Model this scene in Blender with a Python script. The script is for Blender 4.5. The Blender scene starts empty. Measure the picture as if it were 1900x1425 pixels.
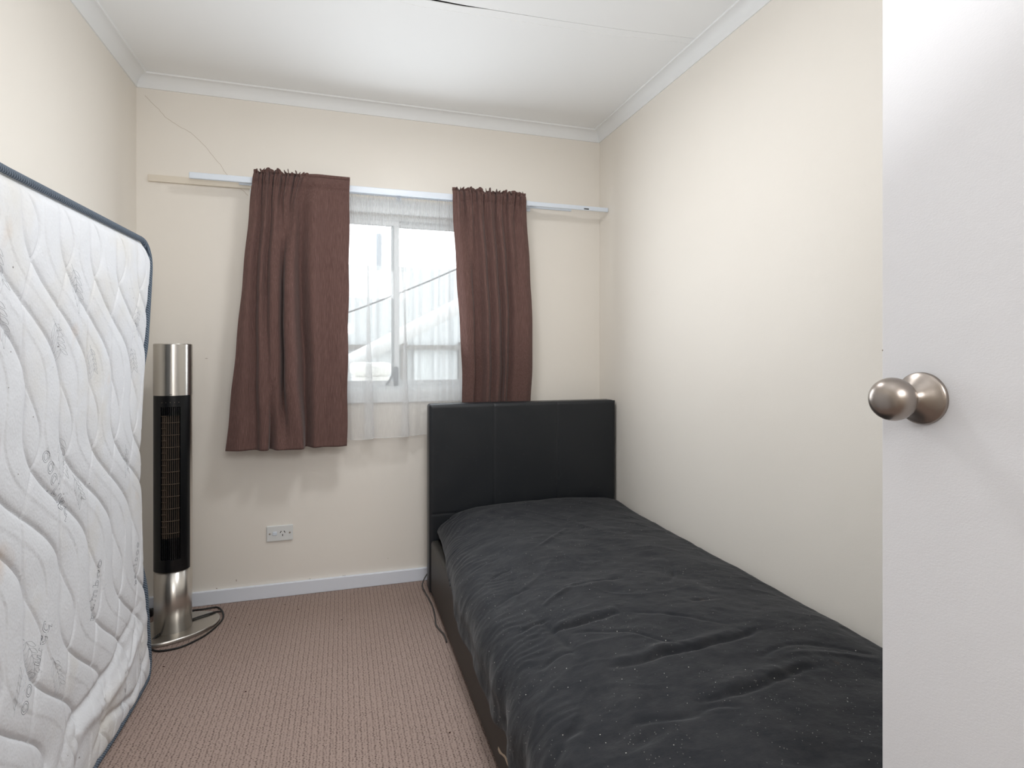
import bpy, bmesh, math, random
import numpy as np
from mathutils import Vector, Matrix, noise

random.seed(7)
rng = np.random.default_rng(5)
PI = math.pi
sc = bpy.context.scene
COL = sc.collection

# ------------------------------------------------------------------ camera
FPX, CX, HOR, CH = 1041.0, 950.0, 661.0, 1.136      # focal length, centre, horizon (px of 1900x1425), height (m)
TH = math.atan(315.0 / FPX)
cd = bpy.data.cameras.new('camera')
cam = bpy.data.objects.new('camera', cd)
COL.objects.link(cam)
cam.location = (0, 0, CH)
cam.rotation_euler = (PI / 2, 0, -TH)
cd.sensor_width = 36
cd.lens = 36 * FPX / 1900
cd.shift_y = -(712.5 - HOR) / 1900
cd.clip_start = 0.02
sc.camera = cam

# ------------------------------------------------------------------ world, exposure, lights
sc.view_settings.view_transform = 'Standard'
sc.view_settings.look = 'None'
sc.view_settings.gamma = 1
sc.view_settings.exposure = 0
sc.cycles.use_denoising = True
sc.cycles.max_bounces = 10
sc.cycles.diffuse_bounces = 6
sc.cycles.transparent_max_bounces = 16
sc.cycles.caustics_reflective = False
sc.cycles.caustics_refractive = False
w = bpy.data.worlds.new('overcast_sky')
sc.world = w
w.use_nodes = True
bg = w.node_tree.nodes['Background']
bg.inputs[0].default_value = (0.92, 0.965, 1.0, 1)
bg.inputs[1].default_value = 8.0


def light(name, kind, loc, energy, col=(1, 1, 1), rot=(0, 0, 0), **kw):
    l = bpy.data.lights.new(name, kind)
    l.energy = energy
    l.color = col
    for k, v in kw.items():
        setattr(l, k, v)
    o = bpy.data.objects.new(name, l)
    COL.objects.link(o)
    o.location = loc
    o.rotation_euler = rot
    return o


KEY = dict(W=1.0, S=1.0, B=1.0, C=1.0, H=1.0)
bg.inputs[1].default_value = 4.3 * KEY['W']
FILL_LAMP = (0.30, 1.72, 2.335)                      # added opal fill lamp on the ceiling, unseen above the frame
light('ceiling_fill_light', 'AREA', (FILL_LAMP[0], FILL_LAMP[1], 2.27), 10.3 * KEY['C'], (0.98, 0.99, 1.0), (0, 0, 0), shape='DISK', size=0.30)
light('hall_fill_light', 'AREA', (0.25, -0.95, 2.05), 22 * KEY['H'], (0.98, 0.99, 1.0), (math.radians(62), 0, 0), shape='RECTANGLE', size=1.0, size_y=0.5)  # added fill through the doorway behind the camera
# the photographer's flash, bounced off the ceiling
light('bounce_flash', 'AREA', (-0.02, 0.15, 1.40), 11.9 * KEY['B'], (0.97, 0.985, 1.0), (math.radians(180 - 35), 0, 0), shape='DISK', size=0.25, spread=math.radians(150))
# added panel, unseen by the camera, for the daylight that the sheer passes on
wdl = light('window_daylight_fill', 'AREA', (0.275, 2.742, 1.40), 11 * KEY['S'], (0.90, 0.955, 1.0), (math.radians(-90 - 4), 0, 0), shape='RECTANGLE', size=0.50, size_y=0.84)
wdl.visible_camera = False

# ------------------------------------------------------------------ room measures (metres)
XL, XR, YB, YF = -0.874, 1.378, 2.864, -0.27
ZC = 2.382


def lin(*c):
    return tuple((((x / 255) + 0.055) / 1.055) ** 2.4 if x > 10 else x / 255 / 12.92 for x in c) + (1,)


# ------------------------------------------------------------------ node helpers
def mat(name, col=(0.8, 0.8, 0.8, 1), rough=0.5, metal=0.0, spec=0.5):
    m = bpy.data.materials.new(name)
    m.use_nodes = True
    b = m.node_tree.nodes['Principled BSDF']
    b.inputs['Base Color'].default_value = col
    b.inputs['Roughness'].default_value = rough
    b.inputs['Metallic'].default_value = metal
    b.inputs['Specular IOR Level'].default_value = spec
    return m


class NT:
    def __init__(s, m):
        s.m = m
        s.t = m.node_tree
        s.b = s.t.nodes.get('Principled BSDF')

    def n(s, typ, **kw):
        nd = s.t.nodes.new(typ)
        for k, v in kw.items():
            setattr(nd, k, v)
        return nd

    def l(s, a, b):
        s.t.links.new(a, b)

    def co(s, scale=(1, 1, 1), rot=(0, 0, 0)):
        g = s.n('ShaderNodeNewGeometry')
        mp = s.n('ShaderNodeMapping')
        mp.inputs['Scale'].default_value = scale
        mp.inputs['Rotation'].default_value = rot
        s.l(g.outputs['Position'], mp.inputs['Vector'])
        return mp.outputs[0]

    def noise(s, scale, detail=3, rough=0.5, vec=None):
        nd = s.n('ShaderNodeTexNoise')
        nd.inputs['Scale'].default_value = scale
        nd.inputs['Detail'].default_value = detail
        nd.inputs['Roughness'].default_value = rough
        s.l(vec if vec is not None else s.co(), nd.inputs['Vector'])
        return nd.outputs['Fac']

    def voro(s, scale, vec=None, feature='F1'):
        nd = s.n('ShaderNodeTexVoronoi', feature=feature)
        nd.inputs['Scale'].default_value = scale
        s.l(vec if vec is not None else s.co(), nd.inputs['Vector'])
        return nd

    def ramp(s, fac, stops):
        r = s.n('ShaderNodeValToRGB')
        e = r.color_ramp.elements
        while len(e) < len(stops):
            e.new(0.5)
        for k, (p, c) in enumerate(stops):
            e[k].position = p
            e[k].color = c if len(c) == 4 else c + (1,)
        s.l(fac, r.inputs[0])
        return r.outputs[0]

    def mix(s, fac, a, b, mode='MIX'):
        x = s.n('ShaderNodeMix', data_type='RGBA', blend_type=mode)
        for sock, v in ((x.inputs[0], fac), (x.inputs[6], a), (x.inputs[7], b)):
            if isinstance(v, (int, float)):
                sock.default_value = v
            elif isinstance(v, tuple):
                sock.default_value = v
            else:
                s.l(v, sock)
        return x.outputs[2]

    def math(s, op, a, b=None, clamp=False):
        x = s.n('ShaderNodeMath', operation=op, use_clamp=clamp)
        for i, v in enumerate((a, b)):
            if v is None:
                continue
            if isinstance(v, (int, float)):
                x.inputs[i].default_value = v
            else:
                s.l(v, x.inputs[i])
        return x.outputs[0]

    def bump(s, h, strength=0.3, dist=0.01, prev=None):
        b = s.n('ShaderNodeBump')
        b.inputs['Strength'].default_value = strength
        b.inputs['Distance'].default_value = dist
        s.l(h, b.inputs['Height'])
        if prev is not None:
            s.l(prev, b.inputs['Normal'])
        s.l(b.outputs[0], s.b.inputs['Normal'])
        return b.outputs[0]

    def color(s, c):
        s.l(c, s.b.inputs['Base Color'])


LAMP_E = 1.5
W1, B0 = (1, 1, 1, 1), (0, 0, 0, 1)

# walls: cream satin paint
M = {}
m = M['wall'] = mat('cream_wall_paint', lin(230, 220, 205), 0.5, spec=0.22)
t = NT(m)
t.color(t.mix(t.noise(1.7, 4), lin(231, 225, 216), lin(236, 231, 223)))
n1 = t.bump(t.noise(420, 2), 0.10, 0.002)
t.bump(t.noise(9, 3), 0.12, 0.01, n1)
m = M['ceil'] = mat('white_ceiling_paint', lin(239, 240, 240), 0.8, spec=0.2)
t = NT(m)
t.bump(t.noise(5, 2), 0.1, 0.01)
M['cornice'] = mat('white_cornice_paint', lin(235, 236, 236), 0.5, spec=0.3)
m = M['gloss'] = mat('white_gloss_trim_paint', lin(226, 231, 240), 0.35, spec=0.5)
m = M['frame'] = mat('white_window_frame', lin(232, 236, 238), 0.4)
M['batten'] = mat('beige_painted_batten', lin(222, 213, 198), 0.45)
M['crackline'] = mat('crack_in_plaster', lin(176, 160, 140), 0.9)
M['scuff'] = mat('grey_scuff', lin(150, 138, 125), 0.9)
M['void'] = mat('dark_roof_void', lin(52, 42, 36), 0.9)
m = M['door'] = mat('white_door_paint', lin(226, 226, 229), 0.6, spec=0.2)
t = NT(m)
n1 = t.bump(t.noise(330, 3, 0.6, t.co((1, 1, 1.8))), 0.10, 0.002)
t.bump(t.noise(12, 3), 0.08, 0.01, n1)

# carpet: loop pile in rows with dark gaps between the loops
m = M['carpet'] = mat('brown_loop_carpet', lin(140, 116, 106), 0.95, spec=0.1)
t = NT(m)
g = t.n('ShaderNodeNewGeometry')
sx = t.n('ShaderNodeSeparateXYZ')
nz = t.n('ShaderNodeTexNoise')
nz.inputs['Scale'].default_value = 55
nz.inputs['Detail'].default_value = 2
t.l(g.outputs['Position'], nz.inputs['Vector'])
va = t.n('ShaderNodeVectorMath', operation='MULTIPLY_ADD')
t.l(nz.outputs['Color'], va.inputs[0])
va.inputs[1].default_value = (0.006, 0.006, 0)
t.l(g.outputs['Position'], va.inputs[2])
t.l(va.outputs[0], sx.inputs[0])
px = t.math('DIVIDE', sx.outputs[0], 0.0178)
row = t.math('FLOOR', px)
jit = t.math('FRACT', t.math('MULTIPLY', t.math('SINE', t.math('MULTIPLY', row, 12.99)), 43.7))
py = t.math('ADD', t.math('DIVIDE', sx.outputs[1], 0.0066), jit)


def loop_hash(seed):
    cv = t.n('ShaderNodeCombineXYZ')
    t.l(row, cv.inputs[0])
    t.l(t.math('FLOOR', py), cv.inputs[1])
    cv.inputs[2].default_value = seed
    wn_ = t.n('ShaderNodeTexWhiteNoise', noise_dimensions='3D')
    t.l(cv.outputs[0], wn_.inputs['Vector'])
    return wn_.outputs['Value']


h1, h2, h3 = loop_hash(1.0), loop_hash(2.0), loop_hash(3.0)
fxs = t.math('SUBTRACT', t.math('FRACT', px), 0.5)
fy = t.math('SUBTRACT', t.math('FRACT', py), 0.5)
dy = t.math('DIVIDE', fy, 0.27)
dyy = t.math('MULTIPLY', dy, dy)
# one dark gap per loop near the row edge, a weaker one half-way between rows
dx = t.math('DIVIDE', t.math('SUBTRACT', fxs, t.math('SUBTRACT', t.math('MULTIPLY', h1, 0.22), 0.36)), 0.17)
dot = t.math('SUBTRACT', 1.15, t.math('ADD', t.math('MULTIPLY', dx, dx), dyy), clamp=True)
dot = t.math('MULTIPLY', dot, t.math('ADD', 0.35, t.math('MULTIPLY', h2, 0.75)), clamp=True)
dx2 = t.math('DIVIDE', t.math('SUBTRACT', fxs, t.math('ADD', t.math('MULTIPLY', h2, 0.22), 0.10)), 0.15)
dot2 = t.math('SUBTRACT', 1.1, t.math('ADD', t.math('MULTIPLY', dx2, dx2), dyy), clamp=True)
dot2 = t.math('MULTIPLY', dot2, t.math('MULTIPLY', h3, 0.75))
dot = t.math('MAXIMUM', dot, dot2)
rowline = t.math('SUBTRACT', 1.0, t.math('DIVIDE', t.math('ABSOLUTE', t.math('ADD', fxs, 0.25)), 0.2), clamp=True)
dot = t.math('MAXIMUM', dot, t.math('MULTIPLY', rowline, 0.14))
fine = t.noise(900, 2)
pile = t.mix(fine, lin(134, 116, 108), lin(190, 170, 160))
pile = t.mix(t.math('MULTIPLY', t.noise(3.5, 4), 0.35), pile, lin(146, 126, 117))
c = t.mix(dot, pile, lin(72, 54, 50))
sp = t.voro(16)
c2 = t.n('ShaderNodeSeparateColor')
t.l(sp.outputs['Color'], c2.inputs[0])
spot = t.math('MULTIPLY', t.math('LESS_THAN', sp.outputs['Distance'], 0.06), t.math('GREATER_THAN', c2.outputs[0], 0.88))
c = t.mix(spot, c, lin(60, 38, 32))
t.color(c)
hgt = t.math('SUBTRACT', t.math('MULTIPLY', fine, 0.25), dot)
t.bump(hgt, 0.7, 0.004)

# brown curtain
m = M['curtain'] = mat('brown_slub_fabric', lin(88, 62, 57), 0.85, spec=0.15)
t = NT(m)
st = t.noise(620, 3, 0.6, t.co((1, 1, 0.035)))
t.color(t.ramp(st, [(0.30, lin(84, 62, 58)), (0.52, lin(98, 74, 69)), (0.75, lin(118, 93, 87))]))
t.b.inputs['Sheen Weight'].default_value = 0.12
n1 = t.bump(st, 0.12, 0.001)
t.bump(t.noise(500, 1, 0.5, t.co((0.2, 0.2, 1))), 0.08, 0.001, n1)

# sheer
m = M['sheer'] = bpy.data.materials.new('white_sheer_voile')
m.use_nodes = True
t = NT(m)
t.t.nodes.clear()
out = t.n('ShaderNodeOutputMaterial')
tr = t.n('ShaderNodeBsdfTransparent')
tr.inputs[0].default_value = (1, 1, 1, 1)
df = t.n('ShaderNodeBsdfDiffuse')
df.inputs[0].default_value = (0.93, 0.94, 0.95, 1)
tl = t.n('ShaderNodeBsdfTranslucent')
tl.inputs[0].default_value = (0.93, 0.94, 0.95, 1)
mx = t.n('ShaderNodeMixShader')
mx.inputs[0].default_value = 0.45
t.l(df.outputs[0], mx.inputs[1])
t.l(tl.outputs[0], mx.inputs[2])
m2 = t.n('ShaderNodeMixShader')
ly = t.n('ShaderNodeLayerWeight')
ly.inputs[0].default_value = 0.35
thr = t.noise(700, 2, 0.5, t.co((1, 1, 0.03)))
fac = t.math('ADD', t.math('ADD', 0.30, t.math('MULTIPLY', ly.outputs['Facing'], 0.55)), t.math('MULTIPLY', thr, 0.14), clamp=True)
t.l(fac, m2.inputs[0])
t.l(tr.outputs[0], m2.inputs[1])
t.l(mx.outputs[0], m2.inputs[2])
t.l(m2.outputs[0], out.inputs[0])

# glass pane
m = M['glass'] = bpy.data.materials.new('clear_window_glass')
m.use_nodes = True
t = NT(m)
t.t.nodes.clear()
out = t.n('ShaderNodeOutputMaterial')
tr = t.n('ShaderNodeBsdfTransparent')
tr.inputs[0].default_value = (0.97, 0.98, 0.98, 1)
gl = t.n('ShaderNodeBsdfGlossy')
gl.inputs['Roughness'].default_value = 0.02
fr = t.n('ShaderNodeFresnel')
fr.inputs[0].default_value = 1.45
mx = t.n('ShaderNodeMixShader')
t.l(fr.outputs[0], mx.inputs[0])
t.l(tr.outputs[0], mx.inputs[1])
t.l(gl.outputs[0], mx.inputs[2])
t.l(mx.outputs[0], out.inputs[0])

# bed
m = M['leather'] = mat('black_faux_leather', lin(36, 38, 40), 0.42, spec=0.42)
t = NT(m)
vo = t.voro(420)
n1 = t.bump(vo.outputs['Distance'], 0.12, 0.001)
t.bump(t.noise(7, 3), 0.25, 0.01, n1)
t.color(t.mix(t.ramp(t.noise(30, 5, 0.7), [(0.62, B0), (0.78, (0.35, 0.35, 0.35, 1))]), lin(28, 31, 35), lin(62, 65, 68)))
m = M['rail'] = mat('dark_brown_faux_leather', lin(52, 50, 47), 0.5, spec=0.22)
t = NT(m)
t.bump(t.voro(420).outputs['Distance'], 0.12, 0.001)
m = M['duvet'] = mat('black_cotton_duvet', lin(40, 42, 46), 0.8, spec=0.25)
t = NT(m)
t.b.inputs['Sheen Weight'].default_value = 0.12
t.b.inputs['Sheen Roughness'].default_value = 0.4
base = t.mix(t.ramp(t.noise(14, 6, 0.7), [(0.42, B0), (0.70, W1)]), lin(28, 30, 35), lin(42, 43, 46))
s1 = t.voro(95)
k = t.n('ShaderNodeSeparateColor')
t.l(s1.outputs['Color'], k.inputs[0])
sp1 = t.math('MULTIPLY', t.math('LESS_THAN', s1.outputs['Distance'], t.math('MULTIPLY', k.outputs[1], 0.11)), t.math('GREATER_THAN', k.outputs[0], 0.62))
s2 = t.voro(260)
k2 = t.n('ShaderNodeSeparateColor')
t.l(s2.outputs['Color'], k2.inputs[0])
sp2 = t.math('MULTIPLY', t.math('LESS_THAN', s2.outputs['Distance'], 0.25), t.math('GREATER_THAN', k2.outputs[0], 0.95))
sp2 = t.math('MULTIPLY', sp2, t.math('GREATER_THAN', t.noise(6, 3), 0.5))
c = t.mix(t.math('MULTIPLY', sp2, 0.35), base, lin(180, 178, 172))
c = t.mix(sp1, c, lin(215, 212, 205))
st = t.ramp(t.noise(18, 3), [(0.72, B0), (0.80, (0.30, 0.30, 0.30, 1))])
c = t.mix(st, c, lin(92, 74, 60))
t.color(c)
n1 = t.bump(t.noise(600, 1), 0.10, 0.001)
t.bump(t.noise(38, 5, 0.65, t.co((1, 1.6, 1), (0, 0, 0.3))), 0.30, 0.006, n1)
M['bedbase'] = mat('mattress_ticking', lin(190, 188, 184), 0.9)
M['darkleg'] = mat('black_plastic_foot', lin(20, 20, 20), 0.5)
M['tear'] = mat('torn_backing', lin(176, 160, 140), 0.9)

# mattress
m = M['quilt'] = mat('white_knit_mattress_cover', lin(225, 225, 224), 0.9, spec=0.15)
t = NT(m)
stain = t.ramp(t.noise(3.3, 3, 0.6), [(0.52, B0), (0.74, (0.55, 0.55, 0.55, 1))])
c = t.mix(stain, lin(218, 220, 224), lin(210, 204, 191))
st2 = t.ramp(t.noise(6.0, 2, 0.5, t.co((1, 1, 0.8), (0.5, 0.2, 0))), [(0.69, B0), (0.80, (0.5, 0.5, 0.5, 1))])
c = t.mix(st2, c, lin(205, 184, 165))
s1 = t.voro(34)
k = t.n('ShaderNodeSeparateColor')
t.l(s1.outputs['Color'], k.inputs[0])
sp1 = t.math('MULTIPLY', t.math('LESS_THAN', s1.outputs['Distance'], t.math('MULTIPLY', k.outputs[1], 0.085)), t.math('GREATER_THAN', k.outputs[0], 0.84))
c = t.mix(t.math('MULTIPLY', sp1, 0.75), c, lin(96, 90, 86))
t.color(c)
n1 = t.bump(t.voro(210, t.co((1, 1, 0.7), (0.5, 0, 0)), 'SMOOTH_F1').outputs['Distance'], 0.30, 0.003)
t.bump(t.noise(42, 3), 0.25, 0.004, n1)
m = M['pipe'] = mat('slate_blue_mesh_piping', lin(84, 96, 110), 0.7, spec=0.3)
t = NT(m)
ck = t.n('ShaderNodeTexWave', wave_type='BANDS', bands_direction='DIAGONAL')
ck.inputs['Scale'].default_value = 75
ck.inputs['Distortion'].default_value = 0.6
t.l(t.co((0.2, 1, 1)), ck.inputs['Vector'])
t.color(t.mix(ck.outputs['Fac'], lin(58, 68, 80), lin(112, 124, 138)))
t.bump(ck.outputs['Fac'], 0.6, 0.002)
M['band'] = mat('grey_mattress_side_band', lin(150, 156, 162), 0.9)
M['print'] = mat('grey_printed_letters', lin(132, 134, 140), 0.9)
M['stitch'] = mat('pale_grey_embroidery', lin(188, 190, 195), 0.9)

# fan
m = M['steel'] = mat('brushed_stainless_steel', lin(204, 200, 194), 0.30, 1.0)
t = NT(m)
t.b.inputs['Anisotropic'].default_value = 0.7
t.b.inputs['Anisotropic Rotation'].default_value = 0.25
bn = t.noise(260, 3, 0.6, t.co((0.06, 0.06, 1)))
n1 = t.bump(bn, 0.05, 0.001)
m = M['blackpl'] = mat('black_gloss_plastic', lin(10, 12, 15), 0.32, spec=0.35)
M['inner'] = mat('black_fan_interior', lin(10, 9, 9), 0.8)
M['grille'] = mat('dusty_brown_grille', lin(84, 71, 60), 0.8)
M['cord'] = mat('black_rubber_cord', lin(18, 18, 19), 0.5)
M['cordgrey'] = mat('grey_cord', lin(60, 57, 56), 0.5)
m = M['nickel'] = mat('brushed_nickel', lin(158, 149, 142), 0.33, 1.0)
t = NT(m)
t.bump(t.noise(300, 2, 0.5, t.co((1, 0.3, 0.3))), 0.04, 0.001)
m = M['track'] = mat('white_enamelled_track', lin(220, 228, 238), 0.35)
M['plate'] = mat('white_switch_plastic', lin(222, 224, 223), 0.3)
M['hole'] = mat('dark_socket_hole', lin(25, 24, 24), 0.8)
M['ground'] = mat('pale_concrete_yard', lin(190, 188, 182), 0.9)
t = NT(M['ground'])
t.color(t.mix(t.noise(6, 5), lin(178, 175, 168), lin(200, 198, 192)))
m = M['fence'] = mat('pale_grey_steel_fence', lin(172, 176, 178), 0.55)
t = NT(m)
t.color(t.mix(t.noise(9, 4, 0.5, t.co((1, 1, 0.15))), lin(166, 170, 172), lin(186, 188, 188)))
M['fencerail'] = mat('grey_brown_rail', lin(96, 92, 88), 0.7)
M['pvc'] = mat('white_plastic_pipe', lin(196, 197, 198), 0.4)
M['wire'] = mat('dark_wire', lin(60, 60, 62), 0.6)
M['binw'] = mat('white_plastic_bin', lin(232, 232, 230), 0.45)
M['cane'] = mat('grey_pole_paint', lin(128, 134, 140), 0.6)
m = M['lampglass'] = mat('opal_lamp_glass', (0.9, 0.88, 0.84, 1), 0.4)
NT(m).b.inputs['Emission Color'].default_value = (1, 0.95, 0.88, 1)
m.node_tree.nodes['Principled BSDF'].inputs['Emission Strength'].default_value = LAMP_E  # glow of the added ceiling lamp


# ------------------------------------------------------------------ object helpers
def link(name, me, material, parent=None, smooth=False):
    if material is not None:
        me.materials.append(M[material] if isinstance(material, str) else material)
    o = bpy.data.objects.new(name, me)
    COL.objects.link(o)
    if parent is not None:
        o.parent = parent
        o.matrix_parent_inverse = Matrix.Translation(-parent.matrix_basis.translation)
        o.matrix_parent_inverse = parent.matrix_basis.inverted()
    if smooth:
        me.polygons.foreach_set('use_smooth', [True] * len(me.polygons))
    return o


def obj(name, bm, material, parent=None, smooth=False):
    bmesh.ops.recalc_face_normals(bm, faces=bm.faces[:])
    me = bpy.data.meshes.new(name)
    bm.to_mesh(me)
    bm.free()
    return link(name, me, material, parent, smooth)


def thing(name, loc, label, cat, group=None, kind=None):
    o = bpy.data.objects.new(name, None)
    COL.objects.link(o)
    o.location = loc
    o.empty_display_size = 0.1
    return tag(o, label, cat, group, kind)


def tag(o, label=None, cat=None, group=None, kind=None):
    if label: o['label'] = label
    if cat: o['category'] = cat
    if group: o['group'] = group
    if kind: o['kind'] = kind
    return o


def box(bm, x0, x1, y0, y1, z0, z1, bev=0.0, seg=2):
    r = bmesh.ops.create_cube(bm, size=1)
    vs = r['verts']
    for v in vs:
        v.co = Vector((x0 + (v.co.x + 0.5) * (x1 - x0), y0 + (v.co.y + 0.5) * (y1 - y0), z0 + (v.co.z + 0.5) * (z1 - z0)))
    if bev > 0:
        es = list({e for v in vs for e in v.link_edges})
        bmesh.ops.bevel(bm, geom=es, offset=bev, segments=seg, profile=0.5, affect='EDGES')
    return bm


def mkbox(name, material, dims, bev=0.0, parent=None, seg=2):
    bm = bmesh.new()
    box(bm, *dims, bev=bev, seg=seg)
    return obj(name, bm, material, parent, smooth=False)


def grid(name, P, material, parent=None, closed_u=False, closed_v=False, smooth=True):
    """P[n, m, 3] -> one grid mesh"""
    n, m_ = P.shape[:2]
    iu = np.arange(n if closed_u else n - 1)
    iv = np.arange(m_ if closed_v else m_ - 1)
    A, B = np.meshgrid(iu, iv, indexing='ij')
    A2, B2 = (A + 1) % n, (B + 1) % m_
    F = np.stack([A * m_ + B, A2 * m_ + B, A2 * m_ + B2, A * m_ + B2], -1).reshape(-1, 4)
    me = bpy.data.meshes.new(name)
    me.from_pydata(P.reshape(-1, 3).tolist(), [], F.tolist())
    me.update()
    return link(name, me, material, parent, smooth)


def tube_arr(pts, r, seg=10):
    pts = [Vector(p) for p in pts]
    out = []
    up = Vector((0, 0, 1))
    prev = None
    for i, p in enumerate(pts):
        d = (pts[min(i + 1, len(pts) - 1)] - pts[max(i - 1, 0)]).normalized()
        if prev is None:
            a = up.cross(d)
            if a.length < 1e-3:
                a = Vector((1, 0, 0)).cross(d)
        else:
            a = prev - d * prev.dot(d)
        a.normalize()
        prev = a
        b = d.cross(a)
        rr = r[i] if hasattr(r, '__len__') else r
        out.append([list(p + a * rr * math.cos(k * 2 * PI / seg) + b * rr * math.sin(k * 2 * PI / seg)) for k in range(seg)])
    return out


def tube(bm, pts, r, seg=10, closed=False, caps=True):
    rings = tube_arr(pts, r, seg)
    V = [[bm.verts.new(c) for c in ring] for ring in rings]
    n = len(V)
    for i in range(n if closed else n - 1):
        for k in range(seg):
            bm.faces.new((V[i][k], V[(i + 1) % n][k], V[(i + 1) % n][(k + 1) % seg], V[i][(k + 1) % seg]))
    if caps and not closed:
        bm.faces.new(V[0])
        bm.faces.new(V[-1][::-1])


def smoothpath(pts, n=8):
    pts = [Vector(p) for p in pts]
    out = []
    for i in range(len(pts) - 1):
        p0, p1, p2, p3 = pts[max(i - 1, 0)], pts[i], pts[i + 1], pts[min(i + 2, len(pts) - 1)]
        for k in range(n):
            t_ = k / n
            out.append(0.5 * ((2 * p1) + (p2 - p0) * t_ + (2 * p0 - 5 * p1 + 4 * p2 - p3) * t_ ** 2 + (3 * p1 - p0 - 3 * p2 + p3) * t_ ** 3))
    out.append(pts[-1])
    return out


def lathe(bm, prof, center, axis='z', seg=48):
    """prof: list of (radius, height)"""
    V = []
    for r, hh in prof:
        ring = []
        for k in range(seg):
            a = 2 * PI * k / seg
            c, s = r * math.cos(a), r * math.sin(a)
            if axis == 'z':
                p = (center[0] + c, center[1] + s, center[2] + hh)
            elif axis == 'x':
                p = (center[0] + hh, center[1] + c, center[2] + s)
            else:
                p = (center[0] + c, center[1] + hh, center[2] + s)
            ring.append(bm.verts.new(p))
        V.append(ring)
    for i in range(len(V) - 1):
        for k in range(seg):
            bm.faces.new((V[i][k], V[i][(k + 1) % seg], V[i + 1][(k + 1) % seg], V[i + 1][k]))
    bm.faces.new(V[0])
    bm.faces.new(V[-1])


def ray(u, v):
    a, b = (u - CX) / FPX, (HOR - v) / FPX
    return math.sin(TH) + a * math.cos(TH), math.cos(TH) - a * math.sin(TH), b


def on_y(u, v, Y):
    r = ray(u, v)
    t_ = Y / r[1]
    return r[0] * t_, Y, CH + r[2] * t_


def on_z(u, v, Z):
    r = ray(u, v)
    t_ = (Z - CH) / r[2]
    return r[0] * t_, r[1] * t_, Z


def on_x(u, v, X):
    r = ray(u, v)
    t_ = X / r[0]
    return X, r[1] * t_, CH + r[2] * t_


def struct(o):
    o['kind'] = 'structure'
    return o


def ss(a, b, x):
    t_ = np.clip((x - a) / (b - a), 0, 1)
    return t_ * t_ * (3 - 2 * t_)


# ------------------------------------------------------------------ room shell
WX0, WX1, WZ0, WZ1 = -0.34, 0.86, 0.965, 1.845        # window opening
TW = 0.14
struct(mkbox('floor', 'carpet', (XL - TW, XR + TW, YF - 1.4, YB + 0.02, -0.08, 0.0)))
bm = bmesh.new()
box(bm, XL - TW, WX0, YB, YB + TW, -0.08, ZC + 0.12)
box(bm, WX1, XR + TW, YB, YB + TW, -0.08, ZC + 0.12)
box(bm, WX0, WX1, YB, YB + TW, -0.08, WZ0)
box(bm, WX0, WX1, YB, YB + TW, WZ1, ZC + 0.12)
wb = struct(obj('wall_back', bm, 'wall'))
struct(mkbox('wall_left', 'wall', (XL - TW, XL, YF - 1.4, YB, -0.08, ZC + 0.12)))
struct(mkbox('wall_right', 'wall', (XR, XR + TW, YF - 1.4, YB, -0.08, ZC + 0.12)))
# front wall with the doorway the camera looks through, and the hall end
DX0, DX1 = -0.115, 0.735
bm = bmesh.new()
box(bm, XL, DX0, YF - 0.1, YF, 0, ZC)
box(bm, DX1, XR, YF - 0.1, YF, 0, ZC)
box(bm, DX0, DX1, YF - 0.1, YF, 2.06, ZC)
struct(obj('wall_front', bm, 'wall'))
struct(mkbox('wall_hall', 'wall', (XL - TW, XR + TW, YF - 1.5, YF - 1.4, -0.08, ZC + 0.12)))

# ceiling in two sheets with an open joint
jt = [on_z(u, v, ZC) for u, v in [(801, 0), (860, 11), (910, 18), (1042.7, 39), (1159.5, 55.7), (1284, 71)]]
jl = [(XL - TW, jt[0][1] + 0.004), (-0.4, jt[0][1] + 0.004)] + [(p[0], p[1]) for p in jt] + [(XR + TW, jt[-1][1] - 0.004)]
gapw = [0.001, 0.006, 0.013, 0.011, 0.005, 0.0024, 0.002, 0.0017, 0.001]
bm = bmesh.new()


def sheet(bm, edge, y_other, zz=ZC, th=0.003):
    lo = [bm.verts.new((x, y, zz)) for x, y in edge]
    lo2 = [bm.verts.new((x, y_other, zz)) for x, y in edge]
    hi = [bm.verts.new((x, y, zz + th)) for x, y in edge]
    hi2 = [bm.verts.new((x, y_other, zz + th)) for x, y in edge]
    n = len(edge)
    for i in range(n - 1):
        for q in ((lo[i], lo[i + 1], lo2[i + 1], lo2[i]), (hi[i], hi[i + 1], hi2[i + 1], hi2[i]),
                  (lo[i], lo[i + 1], hi[i + 1], hi[i]), (lo2[i], lo2[i + 1], hi2[i + 1], hi2[i])):
            bm.faces.new(q)
    for i in (0, n - 1):
        bm.faces.new((lo[i], lo2[i], hi2[i], hi[i]))


sheet(bm, [(x, y - g_ / 2) for (x, y), g_ in zip(jl, gapw)], YF - 1.4)
sheet(bm, [(x, y + g_ / 2) for (x, y), g_ in zip(jl, gapw)], YB + 0.02)
ce = struct(obj('ceiling', bm, 'ceil'))
struct(mkbox('ceiling_backing', 'void', (XL - TW, XR + TW, YF - 1.4, YB + TW, ZC + 0.05, ZC + 0.11)))
bpy.data.objects['ceiling_backing'].name = 'trim_1'
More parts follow.
